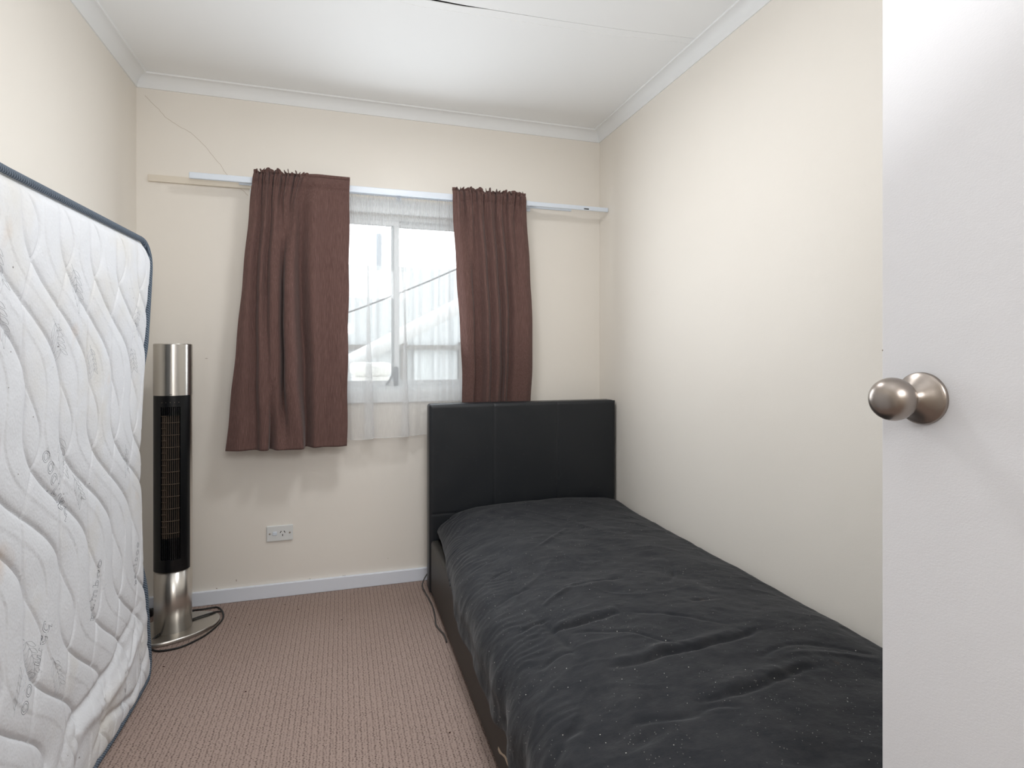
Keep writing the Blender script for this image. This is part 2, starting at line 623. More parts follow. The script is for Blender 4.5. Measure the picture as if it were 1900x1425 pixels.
# feathered plaster strip beside the joint
bm = bmesh.new()
s2_ = [on_z(u, v, ZC) for u, v in [(739, 2), (778, 11.7), (836, 20), (972.6, 41), (1130, 64), (1280, 80)]]
up_ = []
for i, p in enumerate(s2_):
    up_.append((p[0], p[1]))
e0 = [bm.verts.new((x, y, ZC - 0.0009)) for x, y in up_]
e1 = [bm.verts.new((x, y - 0.0006, ZC + 0.0002)) for x, y in up_]
e2 = [bm.verts.new((x, y + 0.028, ZC + 0.0002)) for x, y in up_]
for i in range(len(e0) - 1):
    bm.faces.new((e0[i], e0[i + 1], e1[i + 1], e1[i]))
    bm.faces.new((e0[i], e0[i + 1], e2[i + 1], e2[i]))
o = obj('patch', bm, 'ceil', ce)


# cove cornice swept round three walls
def cornice(name, path, close=None):
    d = 0.053
    prof = [(0.0, -d), (0.005, -d), (0.0055, -d + 0.004)]
    for k in range(1, 10):
        a = k / 10 * PI / 2
        prof.append((0.0055 + (d - 0.0115) * (1 - math.cos(a)), -d + 0.004 + (d - 0.009) * math.sin(a)))
    prof += [(d - 0.0065, -0.0035), (d - 0.0065, -0.0075), (d, -0.0065), (d + 0.001, 0.0)]
    n = len(prof)
    P = np.zeros((len(path), n, 3))
    for i, (x, y, ix, iy) in enumerate(path):
        for k, (a, b) in enumerate(prof):
            P[i, k] = (x + ix * a, y + iy * a, ZC + b)
    return struct(grid(name, P, 'cornice', smooth=False))


cornice('trim_2', [(XL, YF, 1, 1), (XL, YB, 1, -1)])
cornice('trim_3', [(XL, YB, 1, -1), (XR, YB, -1, -1)])
cornice('trim_4', [(XR, YB, -1, -1), (XR, YF, -1, 1)])
for nm in ('trim_2', 'trim_3', 'trim_4'):
    me = bpy.data.objects[nm].data
    me.polygons.foreach_set('use_smooth', [True] * len(me.polygons))
    me.set_sharp_from_angle(angle=math.radians(35))

# skirting boards
BH, BT = 0.064, 0.016
struct(mkbox('baseboard_back', 'gloss', (XL, XR, YB - BT, YB, 0, BH), 0.003))
struct(mkbox('baseboard_left', 'gloss', (XL, XL + BT, YF, YB - BT, 0, BH), 0.003))
struct(mkbox('baseboard_right', 'gloss', (XR - BT, XR, YF, YB - BT, 0, BH), 0.003))

# marks on the back wall
crk = [(730, 480), (760, 512), (800, 550), (830, 588), (870, 615), (905, 638), (930, 650), (960, 668), (985, 690), (1012, 715), (1040, 745), (1070, 785), (1110, 830), (1130, 862), (1190, 930), (1225, 962), (1250, 985)]
bm = bmesh.new()
pp = [Vector(on_y(a / 2.714, b / 2.714, YB - 0.0003)) for a, b in crk]
pp2 = []
for i in range(len(pp) - 1):
    for k in range(3):
        q = pp[i].lerp(pp[i + 1], k / 3)
        pp2.append(q + Vector((random.uniform(-.0012, .0012), 0, random.uniform(-.0012, .0012))))
pp2.append(pp[-1])
for i in range(len(pp2) - 1):
    a, b = pp2[i], pp2[i + 1]
    nn = Vector((-(b - a).z, 0, (b - a).x)).normalized() * 0.0006
    bm.faces.new([bm.verts.new(v) for v in (a - nn, b - nn, b + nn, a + nn)])
obj('plaster_crack', bm, 'crackline', wb)
bm = bmesh.new()
for (u, v, rw, rh) in [(438.5, 1077, .0015, .006), (402, 1092, .003, .002), (453, 1089, .005, .0015), (638, 1068, .010, .001), (575, 1074, .004, .0012), (720, 1036, .002, .001), (383, 665, .006, .001)]:
    c_ = Vector(on_y(u, v, YB - 0.0004))
    bm.faces.new([bm.verts.new(c_ + Vector((rw * math.cos(k * PI / 4), 0, rh * math.sin(k * PI / 4)))) for k in range(8)])
obj('scuff_mark', bm, 'scuff', wb)

# ------------------------------------------------------------------ window
win = thing('window_1', (0.26, YB + 0.03, WZ0), None, None, kind='structure')
bm = bmesh.new()
aw = 0.072
yf = YB - 0.014
box(bm, WX0 - aw, WX1 + aw, yf, YB, WZ1, WZ1 + aw, 0.003)
box(bm, WX0 - aw, WX0, yf, YB, WZ0, WZ1, 0.003)
box(bm, WX1, WX1 + aw, yf, YB, WZ0, WZ1, 0.003)
box(bm, WX0 - aw, WX1 + aw, yf, YB, WZ0 - aw + 0.012, WZ0, 0.003)
obj('architrave', bm, 'frame', win)
bm = bmesh.new()
fr_ = 0.022
y0_, y1_ = YB + 0.03, YB + 0.085
box(bm, WX0, WX1, y0_, y1_, WZ0, WZ0 + fr_, 0.002)
box(bm, WX0, WX1, y0_, y1_, WZ1 - fr_, WZ1, 0.002)
box(bm, WX0, WX0 + fr_, y0_, y1_, WZ0 + fr_, WZ1 - fr_, 0.002)
box(bm, WX1 - fr_, WX1, y0_, y1_, WZ0 + fr_, WZ1 - fr_, 0.002)
box(bm, WX0, WX1, YB - 0.0, y0_, WZ0 - 0.001, WZ0 + 0.008, 0.002)
obj('frame', bm, 'frame', win)
MXC = 0.262


def sash(x0, x1, ya, yb_, nm):
    bm = bmesh.new()
    s_ = 0.026
    z0, z1 = WZ0 + fr_, WZ1 - fr_
    box(bm, x0, x1, ya, yb_, z0, z0 + s_, 0.002)
    box(bm, x0, x1, ya, yb_, z1 - s_, z1, 0.002)
    box(bm, x0, x0 + s_, ya, yb_, z0 + s_, z1 - s_, 0.002)
    box(bm, x1 - s_, x1, ya, yb_, z0 + s_, z1 - s_, 0.002)
    o_ = obj('sash', bm, 'frame', win)
    mkbox('glass_pane', 'glass', (x0 + s_, x1 - s_, (ya + yb_) / 2 - 0.002, (ya + yb_) / 2 + 0.002, z0 + s_, z1 - s_), parent=o_)
    return o_


sL = sash(WX0 + fr_, MXC + 0.016, YB + 0.036, YB + 0.056, 'sash')
sash(MXC - 0.022, WX1 - fr_, YB + 0.060, YB + 0.080, 'sash')
bm = bmesh.new()
lz = WZ0 + fr_
box(bm, MXC - 0.012, MXC + 0.010, YB + 0.018, YB + 0.034, lz + 0.0, lz + 0.095, 0.004)
tube(bm, smoothpath([(MXC - 0.008, YB + 0.022, lz + 0.085), (MXC - 0.03, YB + 0.018, lz + 0.035), (MXC - 0.05, YB + 0.016, lz + 0.005)]), 0.005, 8)
obj('latch', bm, 'cane', win)

# ------------------------------------------------------------------ things outside the window
gr_ = struct(mkbox('ground', 'ground', (-6, 9, YB + TW, 14, -0.30, -0.22)))
FY = 5.35
fe = thing('fence', (0.5, FY, -0.22), 'pale ribbed steel fence seen through the window behind the sheer', 'fence')
xs = np.arange(-3.5, 6.0, 0.008)
ph = np.mod(xs, 0.19) / 0.19
rib = np.clip((0.16 - np.abs(ph - 0.5)) / 0.06, 0, 1) * 0.03
top = 1.136 + (661 - 496) / FPX * (FY * 0.99)
P = np.zeros((len(xs), 2, 3))
P[:, 0] = np.stack([xs, FY - rib, np.full_like(xs, -0.22)], -1)
P[:, 1] = np.stack([xs, FY - rib, np.full_like(xs, top)], -1)
fp = grid('sheet', P, 'fence', fe, smooth=False)
sm = fp.modifiers.new('thickness', 'SOLIDIFY')
sm.thickness = 0.004
zr = CH + (661 - 640) / FPX * FY * 0.97
mkbox('rail', 'fencerail', (-3.5, 6.0, FY - 0.075, FY - 0.035, zr - 0.045, zr), parent=fe)
mkbox('rail', 'fencerail', (-3.5, 6.0, FY - 0.075, FY - 0.035, -0.05, 0.0), parent=fe)
for x in (-1.6, 0.55, 1.1, 1.62, 3.6):
    mkbox('post', 'fencerail' if x != 0.55 else 'fencerail', (x - 0.03, x + 0.03, FY - 0.07, FY - 0.034, -0.22, zr + 0.03), parent=fe)
c_ = on_y(703, 435, FY + 0.6)
bm = bmesh.new()
lathe(bm, [(0.028, 0), (0.028, c_[2] + 0.22), (0.022, c_[2] + 0.225)], (c_[0], c_[1], -0.22), seg=16)
tag(obj('pole', bm, 'cane', smooth=True), 'short grey pole rising above the fence outside the window', 'pole')
PY = 4.15
a_ = Vector(on_y(610, 692, PY))
b_ = Vector(on_y(905, 540, PY))
bm = bmesh.new()
d_ = (b_ - a_)
kg = (a_.z + 0.25) / d_.z
tube(bm, [a_ - d_ * kg, a_, b_, b_ + d_ * 0.6], 0.055, 20)
tag(obj('pipe', bm, 'pvc', smooth=True), 'thick white pipe slanting across the window view outside', 'pipe')
wp = [(600, 595), (665, 573), (735, 546), (790, 524), (850, 498), (930, 464)]
bm = bmesh.new()
tube(bm, smoothpath([on_y(u, v, 4.6) for u, v in [(-640, 1085), (-100, 878), (300, 715), (480, 644)] + wp + [(1150, 370)]]), 0.0065, 8)
tag(obj('wire', bm, 'wire', smooth=True), 'thin dark wire running diagonally above the pipe outside', 'wire')
# white bin with rounded lid
bx, by = on_y(688, 700, 3.75)[0], 3.75
bt = thing('wheelie_bin', (bx, by, -0.22), 'white bin with a rounded lid just outside the window', 'bin')
zt = CH - (672 - 661) / FPX * 3.75
zl = CH - (692 - 661) / FPX * 3.75
bm = bmesh.new()
box(bm, bx - 0.13, bx + 0.125, by - 0.12, by + 0.16, zl - 0.01, zt, 0.03, 4)
obj('lid', bm, 'binw', bt, smooth=True)
bm = bmesh.new()
lo_, hi_ = [], []
for k in range(4):
    sxn = (-1, 1, 1, -1)[k]
    syn = (-1, -1, 1, 1)[k]
    lo_.append(bm.verts.new((bx + sxn * 0.075, by + 0.02 + syn * 0.09, -0.22)))
    hi_.append(bm.verts.new((bx + sxn * 0.115, by + 0.02 + syn * 0.12, zl - 0.008)))
for k in range(4):
    bm.faces.new((lo_[k], lo_[(k + 1) % 4], hi_[(k + 1) % 4], hi_[k]))
bm.faces.new(lo_)
bm.faces.new(hi_)
bmesh.ops.bevel(bm, geom=bm.edges[:], offset=0.012, segments=3, affect='EDGES')
obj('body', bm, 'binw', bt)

# ------------------------------------------------------------------ curtain track, batten, sheer rod
TY = 2.752
tr0 = on_y(351, 326, TY)
tr1 = on_y(1129, 391, TY)
bt0 = on_y(275, 322, YB - 0.006)
mkb = struct(mkbox('trim_5', 'batten', (bt0[0], on_y(960, 390, YB)[0], YB - 0.012, YB, 1.915, 1.945), 0.002))
ct = thing('curtain_track', (0.3, TY, 1.927), 'long white flat curtain track mounted across the back wall above the window', 'curtain track')
mkbox('rail', 'track', (tr0[0], 0.93, TY - 0.008, TY + 0.006, 1.912, 1.940), 0.004, ct, 3)
mkbox('inner_rail', 'track', (0.90, tr1[0] - 0.003, TY - 0.005, TY + 0.004, 1.914, 1.937), 0.003, ct, 3)
mkbox('slot', 'wire', (on_y(1083, 389, TY)[0], on_y(1092, 389, TY)[0], TY - 0.0056, TY - 0.004, 1.918, 1.924), 0, ct)
for x in (-0.32, 0.27, 0.95):
    bm = bmesh.new()
    box(bm, x - 0.009, x + 0.009, TY + 0.004, YB - 0.01, 1.9305, 1.9395, 0.002)
    box(bm, x - 0.014, x + 0.014, YB - 0.016, YB - 0.010, 1.912, 1.944, 0.001)
    obj('bracket', bm, 'track', ct)
SY = 2.806
sr = tag(mkbox('sheer_curtain_rod', 'track', (-0.45, on_y(1060, 388, SY)[0], SY - 0.003, SY + 0.003, 1.917, 1.929), 0.002), 'narrow white rod behind the curtain track, holding the sheer curtain', 'curtain rod')


# ------------------------------------------------------------------ curtains
def interp_cols(xs_, ys_, s):
    """smooth interpolation through control points"""
    xs_ = np.array(xs_, float)
    ys_ = np.array(ys_, float)
    i = np.clip(np.searchsorted(xs_, s, side='right') - 1, 0, len(xs_) - 2)
    t_ = (s - xs_[i]) / (xs_[i + 1] - xs_[i])
    t_ = np.clip(t_, 0, 1)
    mlo = np.gradient(ys_, xs_)
    h_ = xs_[i + 1] - xs_[i]
    return ((2 * t_ ** 3 - 3 * t_ ** 2 + 1) * ys_[i] + (t_ ** 3 - 2 * t_ ** 2 + t_) * h_ * mlo[i]
            + (-2 * t_ ** 3 + 3 * t_ ** 2) * ys_[i + 1] + (t_ ** 3 - t_ ** 2) * h_ * mlo[i + 1])


def curtain(name, rows, label, gather, ybase, seed, hem_z, top_z, pocket_z, amp=0.0065, push=0.0):
    """rows: list of (z, [(u, depth)...]) control rows, top to bottom, same count"""
    r_ = np.random.default_rng(seed)
    NS, NZ = 420, 190
    s = np.linspace(0, 1, NS)
    zs = np.concatenate([np.linspace(top_z, pocket_z - 0.03, 46), np.linspace(pocket_z - 0.03, hem_z, NZ - 46 + 1)[1:]])
    rz = np.array([r[0] for r in rows])
    X_ = np.array([interp_cols(np.linspace(0, 1, len(r[1])), [on_y(u, 500, ybase)[0] for u, d in r[1]], s) for r in rows])
    D_ = np.array([interp_cols(np.linspace(0, 1, len(r[1])), [d for u, d in r[1]], s) for r in rows])
    P = np.zeros((NS, len(zs), 3))
    f1 = np.zeros(NS)
    g0, g1 = gather
    ph_ = np.cumsum(r_.uniform(0.6, 1.4, NS)) / NS
    env = np.clip((s - g0) / 0.05, 0, 1) * np.clip((g1 - s) / 0.08, 0, 1)
    for j, z in enumerate(zs):
        zc = np.clip(z, rz[-1], rz[0])
        k = np.clip(np.searchsorted(-rz, -zc, side='right') - 1, 0, len(rz) - 2)
        t_ = (rz[k] - zc) / (rz[k] - rz[k + 1])
        x = X_[k] * (1 - t_) + X_[k + 1] * t_
        d = D_[k] * (1 - t_) + D_[k + 1] * t_
        # tight gathers near the pocket, fading downwards, ruffle above it
        below = math.exp(-max(pocket_z - z, 0) / 0.085)
        gat = env * amp * below * (np.sin(ph_ * 2 * PI * 19) + 0.6 * np.sin(ph_ * 2 * PI * 31 + 1.3))
        if z > pocket_z:
            q = (z - pocket_z) / (top_z - pocket_z)
            gat += env * 0.010 * q * np.sin(ph_ * 2 * PI * 27 + 0.7 + 1.5 * q)
            x = x + env * 0.006 * q * np.sin(ph_ * 2 * PI * 21 + 2.1 * q)
        pocket = 0.006 * math.exp(-((z - pocket_z + 0.012) / 0.018) ** 2)
        pinch = 0.004 * (math.exp(-((z - pocket_z - 0.013) / 0.004) ** 2) + math.exp(-((z - pocket_z + 0.036) / 0.004) ** 2))
        P[:, j, 0] = x + 0.0015 * np.sin(z * 21 + seed)
        P[:, j, 1] = ybase - d * 1.3 - gat - pocket + pinch + push * float(ss(1.25, 0.85, z))
        zz = z
        P[:, j, 2] = zz
    # uneven top edge and a hem that dips with the folds
    tp = np.clip((zs - pocket_z) / (top_z - pocket_z), 0, 1)[None, :]
    P[:, :, 2] += tp * (env * 0.006 * (np.sin(ph_ * 2 * PI * 23) + 0.7 * np.sin(ph_ * 2 * PI * 9)))[:, None]
    bt_ = np.clip((hem_z + 0.1 - zs) / 0.1, 0, 1)[None, :]
    P[:, :, 2] -= bt_ * (0.004 + 0.10 * np.clip(D_[-1], 0, 1))[:, None] * 0.6
    o_ = grid(name, P, 'curtain')
    md = o_.modifiers.new('thickness', 'SOLIDIFY')
    md.thickness = 0.0016
    return tag(o_, label, 'curtain')


# left curtain: control columns (pixel column, distance in front of the rod)
Lc = [
    (1.955, [(471, .004), (480, .010), (489, .004), (497, .014), (507, .004), (517, .014), (527, .004), (538, .014), (549, .006), (560, .012), (574, .006), (590, .012), (612, .010), (632, .009), (649, .008)]),
    (1.84, [(465, .004), (477, .016), (486, .002), (495, .018), (503, .002), (512, .018), (522, .002), (531, .018), (541, .003), (549, .016), (560, .000), (580, .020), (604, .012), (630, .012), (648.5, .010)]),
    (1.45, [(450, .006), (462, .020), (474, .000), (484, .026), (494, .004), (504, .030), (517, .028), (524, -.010), (530, .034), (545, .036), (557, -.016), (578, .026), (600, .014), (625, .016), (647, .010)]),
    (1.05, [(434, .010), (455, .022), (474, .004), (484, .034), (499, .030), (506, .034), (519, .030), (526, -.014), (532, .040), (550, .042), (564, -.020), (584, .026), (603, .016), (626, .020), (645, .010)]),
    (0.72, [(420, .012), (445, .024), (474, .012), (487, .034), (499, .034), (501, .000), (515, .036), (530, .040), (545, .040), (564, .038), (567, -.018), (584, .022), (603, .014), (626, .022), (644, .012)]),
]
curtain('curtain', Lc, 'wide brown curtain hanging left of the bright window gap', (0.03, 0.72), TY - 0.012, 3, 0.722, 1.972, 1.944)
Rc = [
    (1.955, [(838, .006), (849, .010), (858, .004), (868, .014), (878, .004), (888, .014), (897, .004), (907, .014), (917, .005), (926, .014), (936, .004), (946, .014), (956, .006), (966, .012), (974, .006)]),
    (1.84, [(840, .008), (852, .016), (863, .002), (872, .022), (881, .004), (890, .022), (899, .000), (909, .022), (918, .003), (926, .020), (936, .002), (945, .020), (955, .003), (966, .018), (976, .008)]),
    (1.45, [(848, .012), (862, .028), (873, .026), (879, -.002), (890, .004), (899, .034), (908, .008), (918, .032), (928, .004), (936, .030), (944, .000), (952, .024), (962, .020), (974, .024), (984, .010)]),
    (1.05, [(858, .014), (870, .028), (879, .028), (883, .000), (896, .002), (904, .036), (914, .010), (923, .034), (934, .006), (937, .030), (946, .002), (954, .022), (965, .024), (978, .026), (988, .012)]),
    (0.72, [(864, .014), (874, .028), (881, .028), (886, .002), (899, .004), (907, .038), (917, .012), (925, .034), (936, .006), (940, .030), (948, .004), (956, .024), (967, .024), (980, .026), (990, .012)]),
]
curtain('curtain', Rc, 'narrow gathered brown curtain hanging right of the window, behind the headboard', (0.02, 0.99), TY - 0.012, 11, 0.722, 1.969, 1.944, push=0.055)

# sheer curtain
r_ = np.random.default_rng(4)
NS, NZ = 700, 120
s = np.linspace(0, 1, NS)
zs = np.linspace(1.915, 0.75, NZ)
P = np.zeros((NS, NZ, 3))
xt = on_y(600, 500, SY)[0] + s * (on_y(862, 500, SY)[0] - on_y(600, 500, SY)[0])
hi = 0.0035 * np.sin(s * 2 * PI * 62 + 2 * np.sin(s * 40)) + 0.002 * np.sin(s * 2 * PI * 101)
# control folds at the bottom: columns (px) and depth
bc = [(598, .0), (622, .028), (640, .0), (655, .030), (672, .034), (690, .030), (694, -.010), (676, .004), (684, -.012), (700, .026), (728, .030), (755, .026), (758, -.014), (744, -.004), (752, -.016), (768, .010), (785, -.008), (800, .018), (816, -.006), (828, .020), (842, -.004), (852, .018), (866, .0)]
sb = np.linspace(0, 1, len(bc))
xb = interp_cols(sb, [on_y(u, 500, SY)[0] for u, d in bc], s)
db = interp_cols(sb, [d for u, d in bc], s)
ddt = 0.0075 * np.sin(s * 2 * PI * 15 + 0.5 + 1.5 * np.sin(s * 9))
for j, z in enumerate(zs):
    t_ = (1.915 - z) / (1.915 - 0.75)
    e = t_ ** 0.75
    P[:, j, 0] = xt * (1 - e) + xb * e
    P[:, j, 1] = SY + 0.006 - (ddt * (1 - 0.8 * e) + db * e * 1.1) - hi * math.exp(-t_ * 9) - 0.0008 * np.sin(s * 2 * PI * 40 + 3 * t_) * (1 - e) - 0.010
    P[:, j, 2] = z - 0.016 * s * t_ * 0 - (0.012 * (1 - s) + 0.10 * db * 0.2) * t_
P[:, :, 1] = np.clip(P[:, :, 1], 2.763, YB - 0.018)
sh = grid('sheer_curtain', P, 'sheer')
tag(sh, 'white sheer curtain hanging over the window between the two brown curtains', 'sheer curtain')
bm = bmesh.new()
for j0 in (NZ - 1,):
    tube(bm, [Vector(P[i, j0]) for i in range(0, NS, 3)], 0.0016, 6)
obj('hem', bm, 'sheer', sh, smooth=True)

# ------------------------------------------------------------------ power point
pl = thing('power_point', on_y(519.5, 988, YB), 'white single power point low on the back wall', 'power point')
x0, _, z0 = on_y(519.5, 988.5, YB)
mkbox('plate', 'plate', (x0 - 0.0585, x0 + 0.0585, YB - 0.009, YB, z0 - 0.037, z0 + 0.037), 0.004, pl, 3)
mkbox('switch', 'track', (x0 - 0.031, x0 - 0.012, YB - 0.0125, YB - 0.008, z0 - 0.008, z0 + 0.009), 0.003, pl, 3)
bm = bmesh.new()
for (dx, dz, an) in ((0.004, 0.006, -30), (0.021, 0.006, 30), (0.0125, -0.009, 0)):
    c4 = []
    ca, sa = math.cos(math.radians(an)), math.sin(math.radians(an))
    for (a, b) in ((-.0016, -.0052), (.0016, -.0052), (.0016, .0052), (-.0016, .0052)):
        c4.append(bm.verts.new((x0 + dx + a * ca - b * sa, YB - 0.0093, z0 + dz + a * sa + b * ca)))
    bm.faces.new(c4)
obj('socket_slots', bm, 'hole', pl)
for dx in (-0.044, 0.044):
    bm = bmesh.new()
    lathe(bm, [(0.004, 0), (0.004, -0.001)], (x0 + dx, YB - 0.009, z0), 'y', 16)
    obj('screw_cap', bm, 'scuff', pl)

# ------------------------------------------------------------------ bed
BX0, BX1, HY = 0.394, 1.366, 2.645
bed = thing('bed', (0.88, 1.65, 0.0), 'low single bed with black padded faux leather headboard, beside the right wall', 'bed')
HZ = 0.908
bm = bmesh.new()
box(bm, BX0, BX1, HY + 0.006, HY + 0.095, 0.012, HZ, 0.016, 5)
hb = obj('headboard', bm, 'leather', bed)
hb.data.polygons.foreach_set('use_smooth', [True] * len(hb.data.polygons))
hb.data.set_sharp_from_angle(angle=math.radians(40))
# padded front face of the headboard with two vertical seams and one low cross seam
nx, nz_ = 240, 200
X = np.linspace(BX0 + 0.0008, BX1 - 0.0008, nx)
Z = np.linspace(0.02, HZ - 0.002, nz_)
XX, ZZ = np.meshgrid(X, Z, indexing='ij')
de = np.minimum(np.minimum(XX - BX0, BX1 - XX), HZ - ZZ)
dep = 0.014 * (1 - np.sqrt(np.clip(1 - np.clip(1 - de / 0.018, 0, 1) ** 2, 0, 1)))
ds = np.minimum(np.abs(XX - 0.710), np.abs(XX - 1.040))
g_ = 0.0030 * np.exp(-(ds / 0.0035)) + 0.0012 * np.exp(-(ds / 0.03))
dh = np.abs(ZZ - 0.388)
g_ += 0.003 * np.exp(-(dh / 0.003))
wv = 0.0012 * np.sin(XX * 23 + 2 * np.sin(ZZ * 7)) * np.sin(ZZ * 11 + 1)
P = np.stack([XX, HY + dep + g_ + wv * np.clip(de / 0.05, 0, 1), ZZ], -1)
grid('headboard_pad', P, 'leather', bed)
RX = 0.400


def rail_part(name, x0, x1, y0, y1):
    bm = bmesh.new()
    box(bm, x0, x1, y0, y1, 0.022, 0.268, 0.014, 4)
    o_ = obj(name, bm, 'rail', bed)
    o_.data.polygons.foreach_set('use_smooth', [True] * len(o_.data.polygons))
    o_.data.set_sharp_from_angle(angle=math.radians(40))
    return o_


BYF = 0.60
r1 = rail_part('side_rail', RX, RX + 0.045, BYF, HY)
rail_part('side_rail', BX1 - 0.045, BX1, BYF, HY)
rail_part('foot_rail', RX, BX1, BYF - 0.045, BYF)
mkbox('slat_base', 'darkleg', (RX + 0.045, BX1 - 0.045, BYF, HY, 0.12, 0.16), 0, bed)
for (x, y) in ((RX + 0.03, HY - 0.06), (BX1 - 0.05, HY - 0.06), (RX + 0.03, BYF + 0.02), (BX1 - 0.05, BYF + 0.02)):
    mkbox('foot', 'darkleg', (x - 0.02, x + 0.02, y - 0.02, y + 0.02, 0, 0.03), 0.003, bed)
# torn patch low on the side rail
tp_ = [(753, 1290), (763, 1310), (775, 1330), (795, 1345), (812, 1375), (818, 1420), (806, 1400), (792, 1362), (775, 1345), (760, 1335), (750, 1310)]
bm = bmesh.new()
bm.faces.new([bm.verts.new(on_x(700 + a / 3.353, 1000 + b / 3.353, RX - 0.0006)) for a, b in tp_])
obj('torn_patch', bm, 'tear', bed)
# small staple near the top of the rail

# mattress under the duvet
um = tag(mkbox('bed_mattress', 'bedbase', (RX + 0.055, BX1 - 0.05, BYF + 0.02, HY - 0.03, 0.1615, 0.335), 0.03, None, 4), 'single mattress lying on the bed base under the black duvet', 'mattress')

# duvet: shaped surface, wall side -> top -> rounded shoulder -> drape over the left rail
NU, NV = 460, 330
Yd = np.linspace(0.58, 2.628, NU)
L_ = np.linspace(0, 1, NV)
WXD = 1.358                                # wall side
PX = np.zeros((NU, NV))
PZ = np.zeros((NU, NV))
fl_top = 0.66                              # fraction of parameter on the flat top


hemy = np.array([0.58, 1.25, 1.31, 1.448, 1.58, 1.69, 1.83, 2.04, 2.20, 2.40, 2.628])
hemz = np.array([0.19, 0.188, 0.204, 0.180, 0.200, 0.206, 0.192, 0.252, 0.278, 0.282, 0.282])
hemx = np.array([0.372, 0.378, 0.384, 0.380, 0.378, 0.384, 0.384, 0.384, 0.394, 0.430, 0.442])
shx = np.array([0.372, 0.375, 0.378, 0.378, 0.378, 0.380, 0.382, 0.388, 0.398, 0.418, 0.428])
hz_ = interp_cols(hemy, hemz, Yd)
hx_ = interp_cols(hemy, hemx, Yd)
sx_ = interp_cols(hemy, shx, Yd)
for i, y in enumerate(Yd):
    zt_ = 0.408 + 0.016 * ss(2.35, 2.6, y) - 0.006 * ss(1.6, 0.8, y)
    # cross-section control polyline, from the wall to the hem
    pts = np.array([[WXD, zt_ - 0.085], [WXD, zt_ - 0.045], [WXD - 0.012, zt_ - 0.026], [WXD - 0.06, zt_ - 0.010], [1.15, zt_ + 0.008], [0.90, zt_ + 0.012], [0.68, zt_ + 0.006],
                    [0.58, zt_ - 0.004], [0.51, zt_ - 0.022], [sx_[i] + 0.045, zt_ - 0.048], [sx_[i] + 0.012, zt_ - 0.082], [sx_[i], zt_ - 0.12],
                    [(sx_[i] + hx_[i]) / 2, (zt_ - 0.12) * 0.5 + hz_[i] * 0.5], [hx_[i], hz_[i]], [hx_[i] + 0.004, hz_[i] - 0.004]])
    cl = np.concatenate([[0], np.cumsum(np.hypot(*np.diff(pts, axis=0).T))])
    cl /= cl[-1]
    PX[i] = interp_cols(cl, pts[:, 0], L_)
    PZ[i] = interp_cols(cl, pts[:, 1], L_)
PYd = np.repeat(Yd[:, None], NV, 1)
# rounded head end
he = ss(0.075, 0.0, 2.628 - PYd)
PZ -= 0.020 * he ** 2 * ss(0.3, 0.4, PZ)
# normals of the smooth base
T1 = np.stack(np.gradient(np.stack([PX, PYd, PZ], -1), axis=(0, 1)), 0)
Nn = np.cross(T1[0], T1[1])
Nn /= np.linalg.norm(Nn, axis=-1, keepdims=True) + 1e-9
if Nn[NU // 2, NV // 3, 2] < 0:
    Nn = -Nn


def fbm(x, y, freq, seed, octv=4):
    out = np.zeros_like(x)
    a, tot = 1.0, 0
    for o_ in range(octv):
        r2 = np.random.default_rng(seed + o_)
        G = r2.standard_normal((64, 64))
        fx_, fy_ = (x * freq) % 64, (y * freq) % 64
        ix, iy = fx_.astype(int), fy_.astype(int)
        tx, ty = fx_ - ix, fy_ - iy
        tx, ty = tx * tx * (3 - 2 * tx), ty * ty * (3 - 2 * ty)
        ix2, iy2 = (ix + 1) % 64, (iy + 1) % 64
        out += a * ((G[ix % 64, iy % 64] * (1 - tx) + G[ix2, iy % 64] * tx) * (1 - ty) + (G[ix % 64, iy2] * (1 - tx) + G[ix2, iy2] * tx) * ty)
        tot += a
        a *= 0.5
        freq *= 2
    return out / tot


arc = np.concatenate([np.zeros((NU, 1)), np.cumsum(np.hypot(np.diff(PX, axis=1), np.diff(PZ, axis=1)), 1)], 1)
H = 0.0060 * fbm(arc + 3, PYd + 3, 4.0, 10) + 0.0024 * fbm(arc * 1.0 + 5, PYd * 1.8 + 9, 9.0, 20, 5) * (1 - 0.6 * ss(2.05, 2.35, PYd) * ss(0.55, 0.7, PX))
# warped ridged wrinkles running mostly across the bed
wa = fbm(arc + 1, PYd + 1, 3.0, 30, 3)
rd = 1 - np.abs(np.sin((PYd * 15 + 2.6 * wa + arc * 2.2)))
H += 0.0024 * rd ** 3 * ss(-0.2, 0.7, fbm(arc + 8, PYd + 2, 3.2, 40, 2))
rd = 1 - np.abs(np.sin((PYd * 22 - arc * 9 + 3.4 * fbm(arc + 2, PYd + 5, 2.6, 50, 3))))
H += 0.0019 * rd ** 4 * ss(0.0, 0.8, fbm(arc + 4, PYd + 7, 3.5, 60, 2))
# fine ruching over the left shoulder
sho = np.exp(-((PX - 0.47) / 0.075) ** 2) * ss(0.30, 0.36, PZ)
ru = np.sin(PYd * 190 + 9.0 * fbm(arc + 1, PYd + 1, 6, 70, 3) + arc * 14)
H += sho * (0.0008 + 0.0010 * ss(1.8, 2.3, PYd)) * ru * (0.4 + 0.9 * ss(-0.3, 0.6, fbm(arc + 1, PYd + 3, 6, 75, 2)))
# side drape: soft vertical folds
dr = ss(0.36, 0.27, PZ) * ss(0.60, 0.50, PX)
H += dr * 0.0048 * np.sin(PYd * 27 + 2.5 * np.sin(PYd * 5)) * ss(2.3, 2.0, PYd)
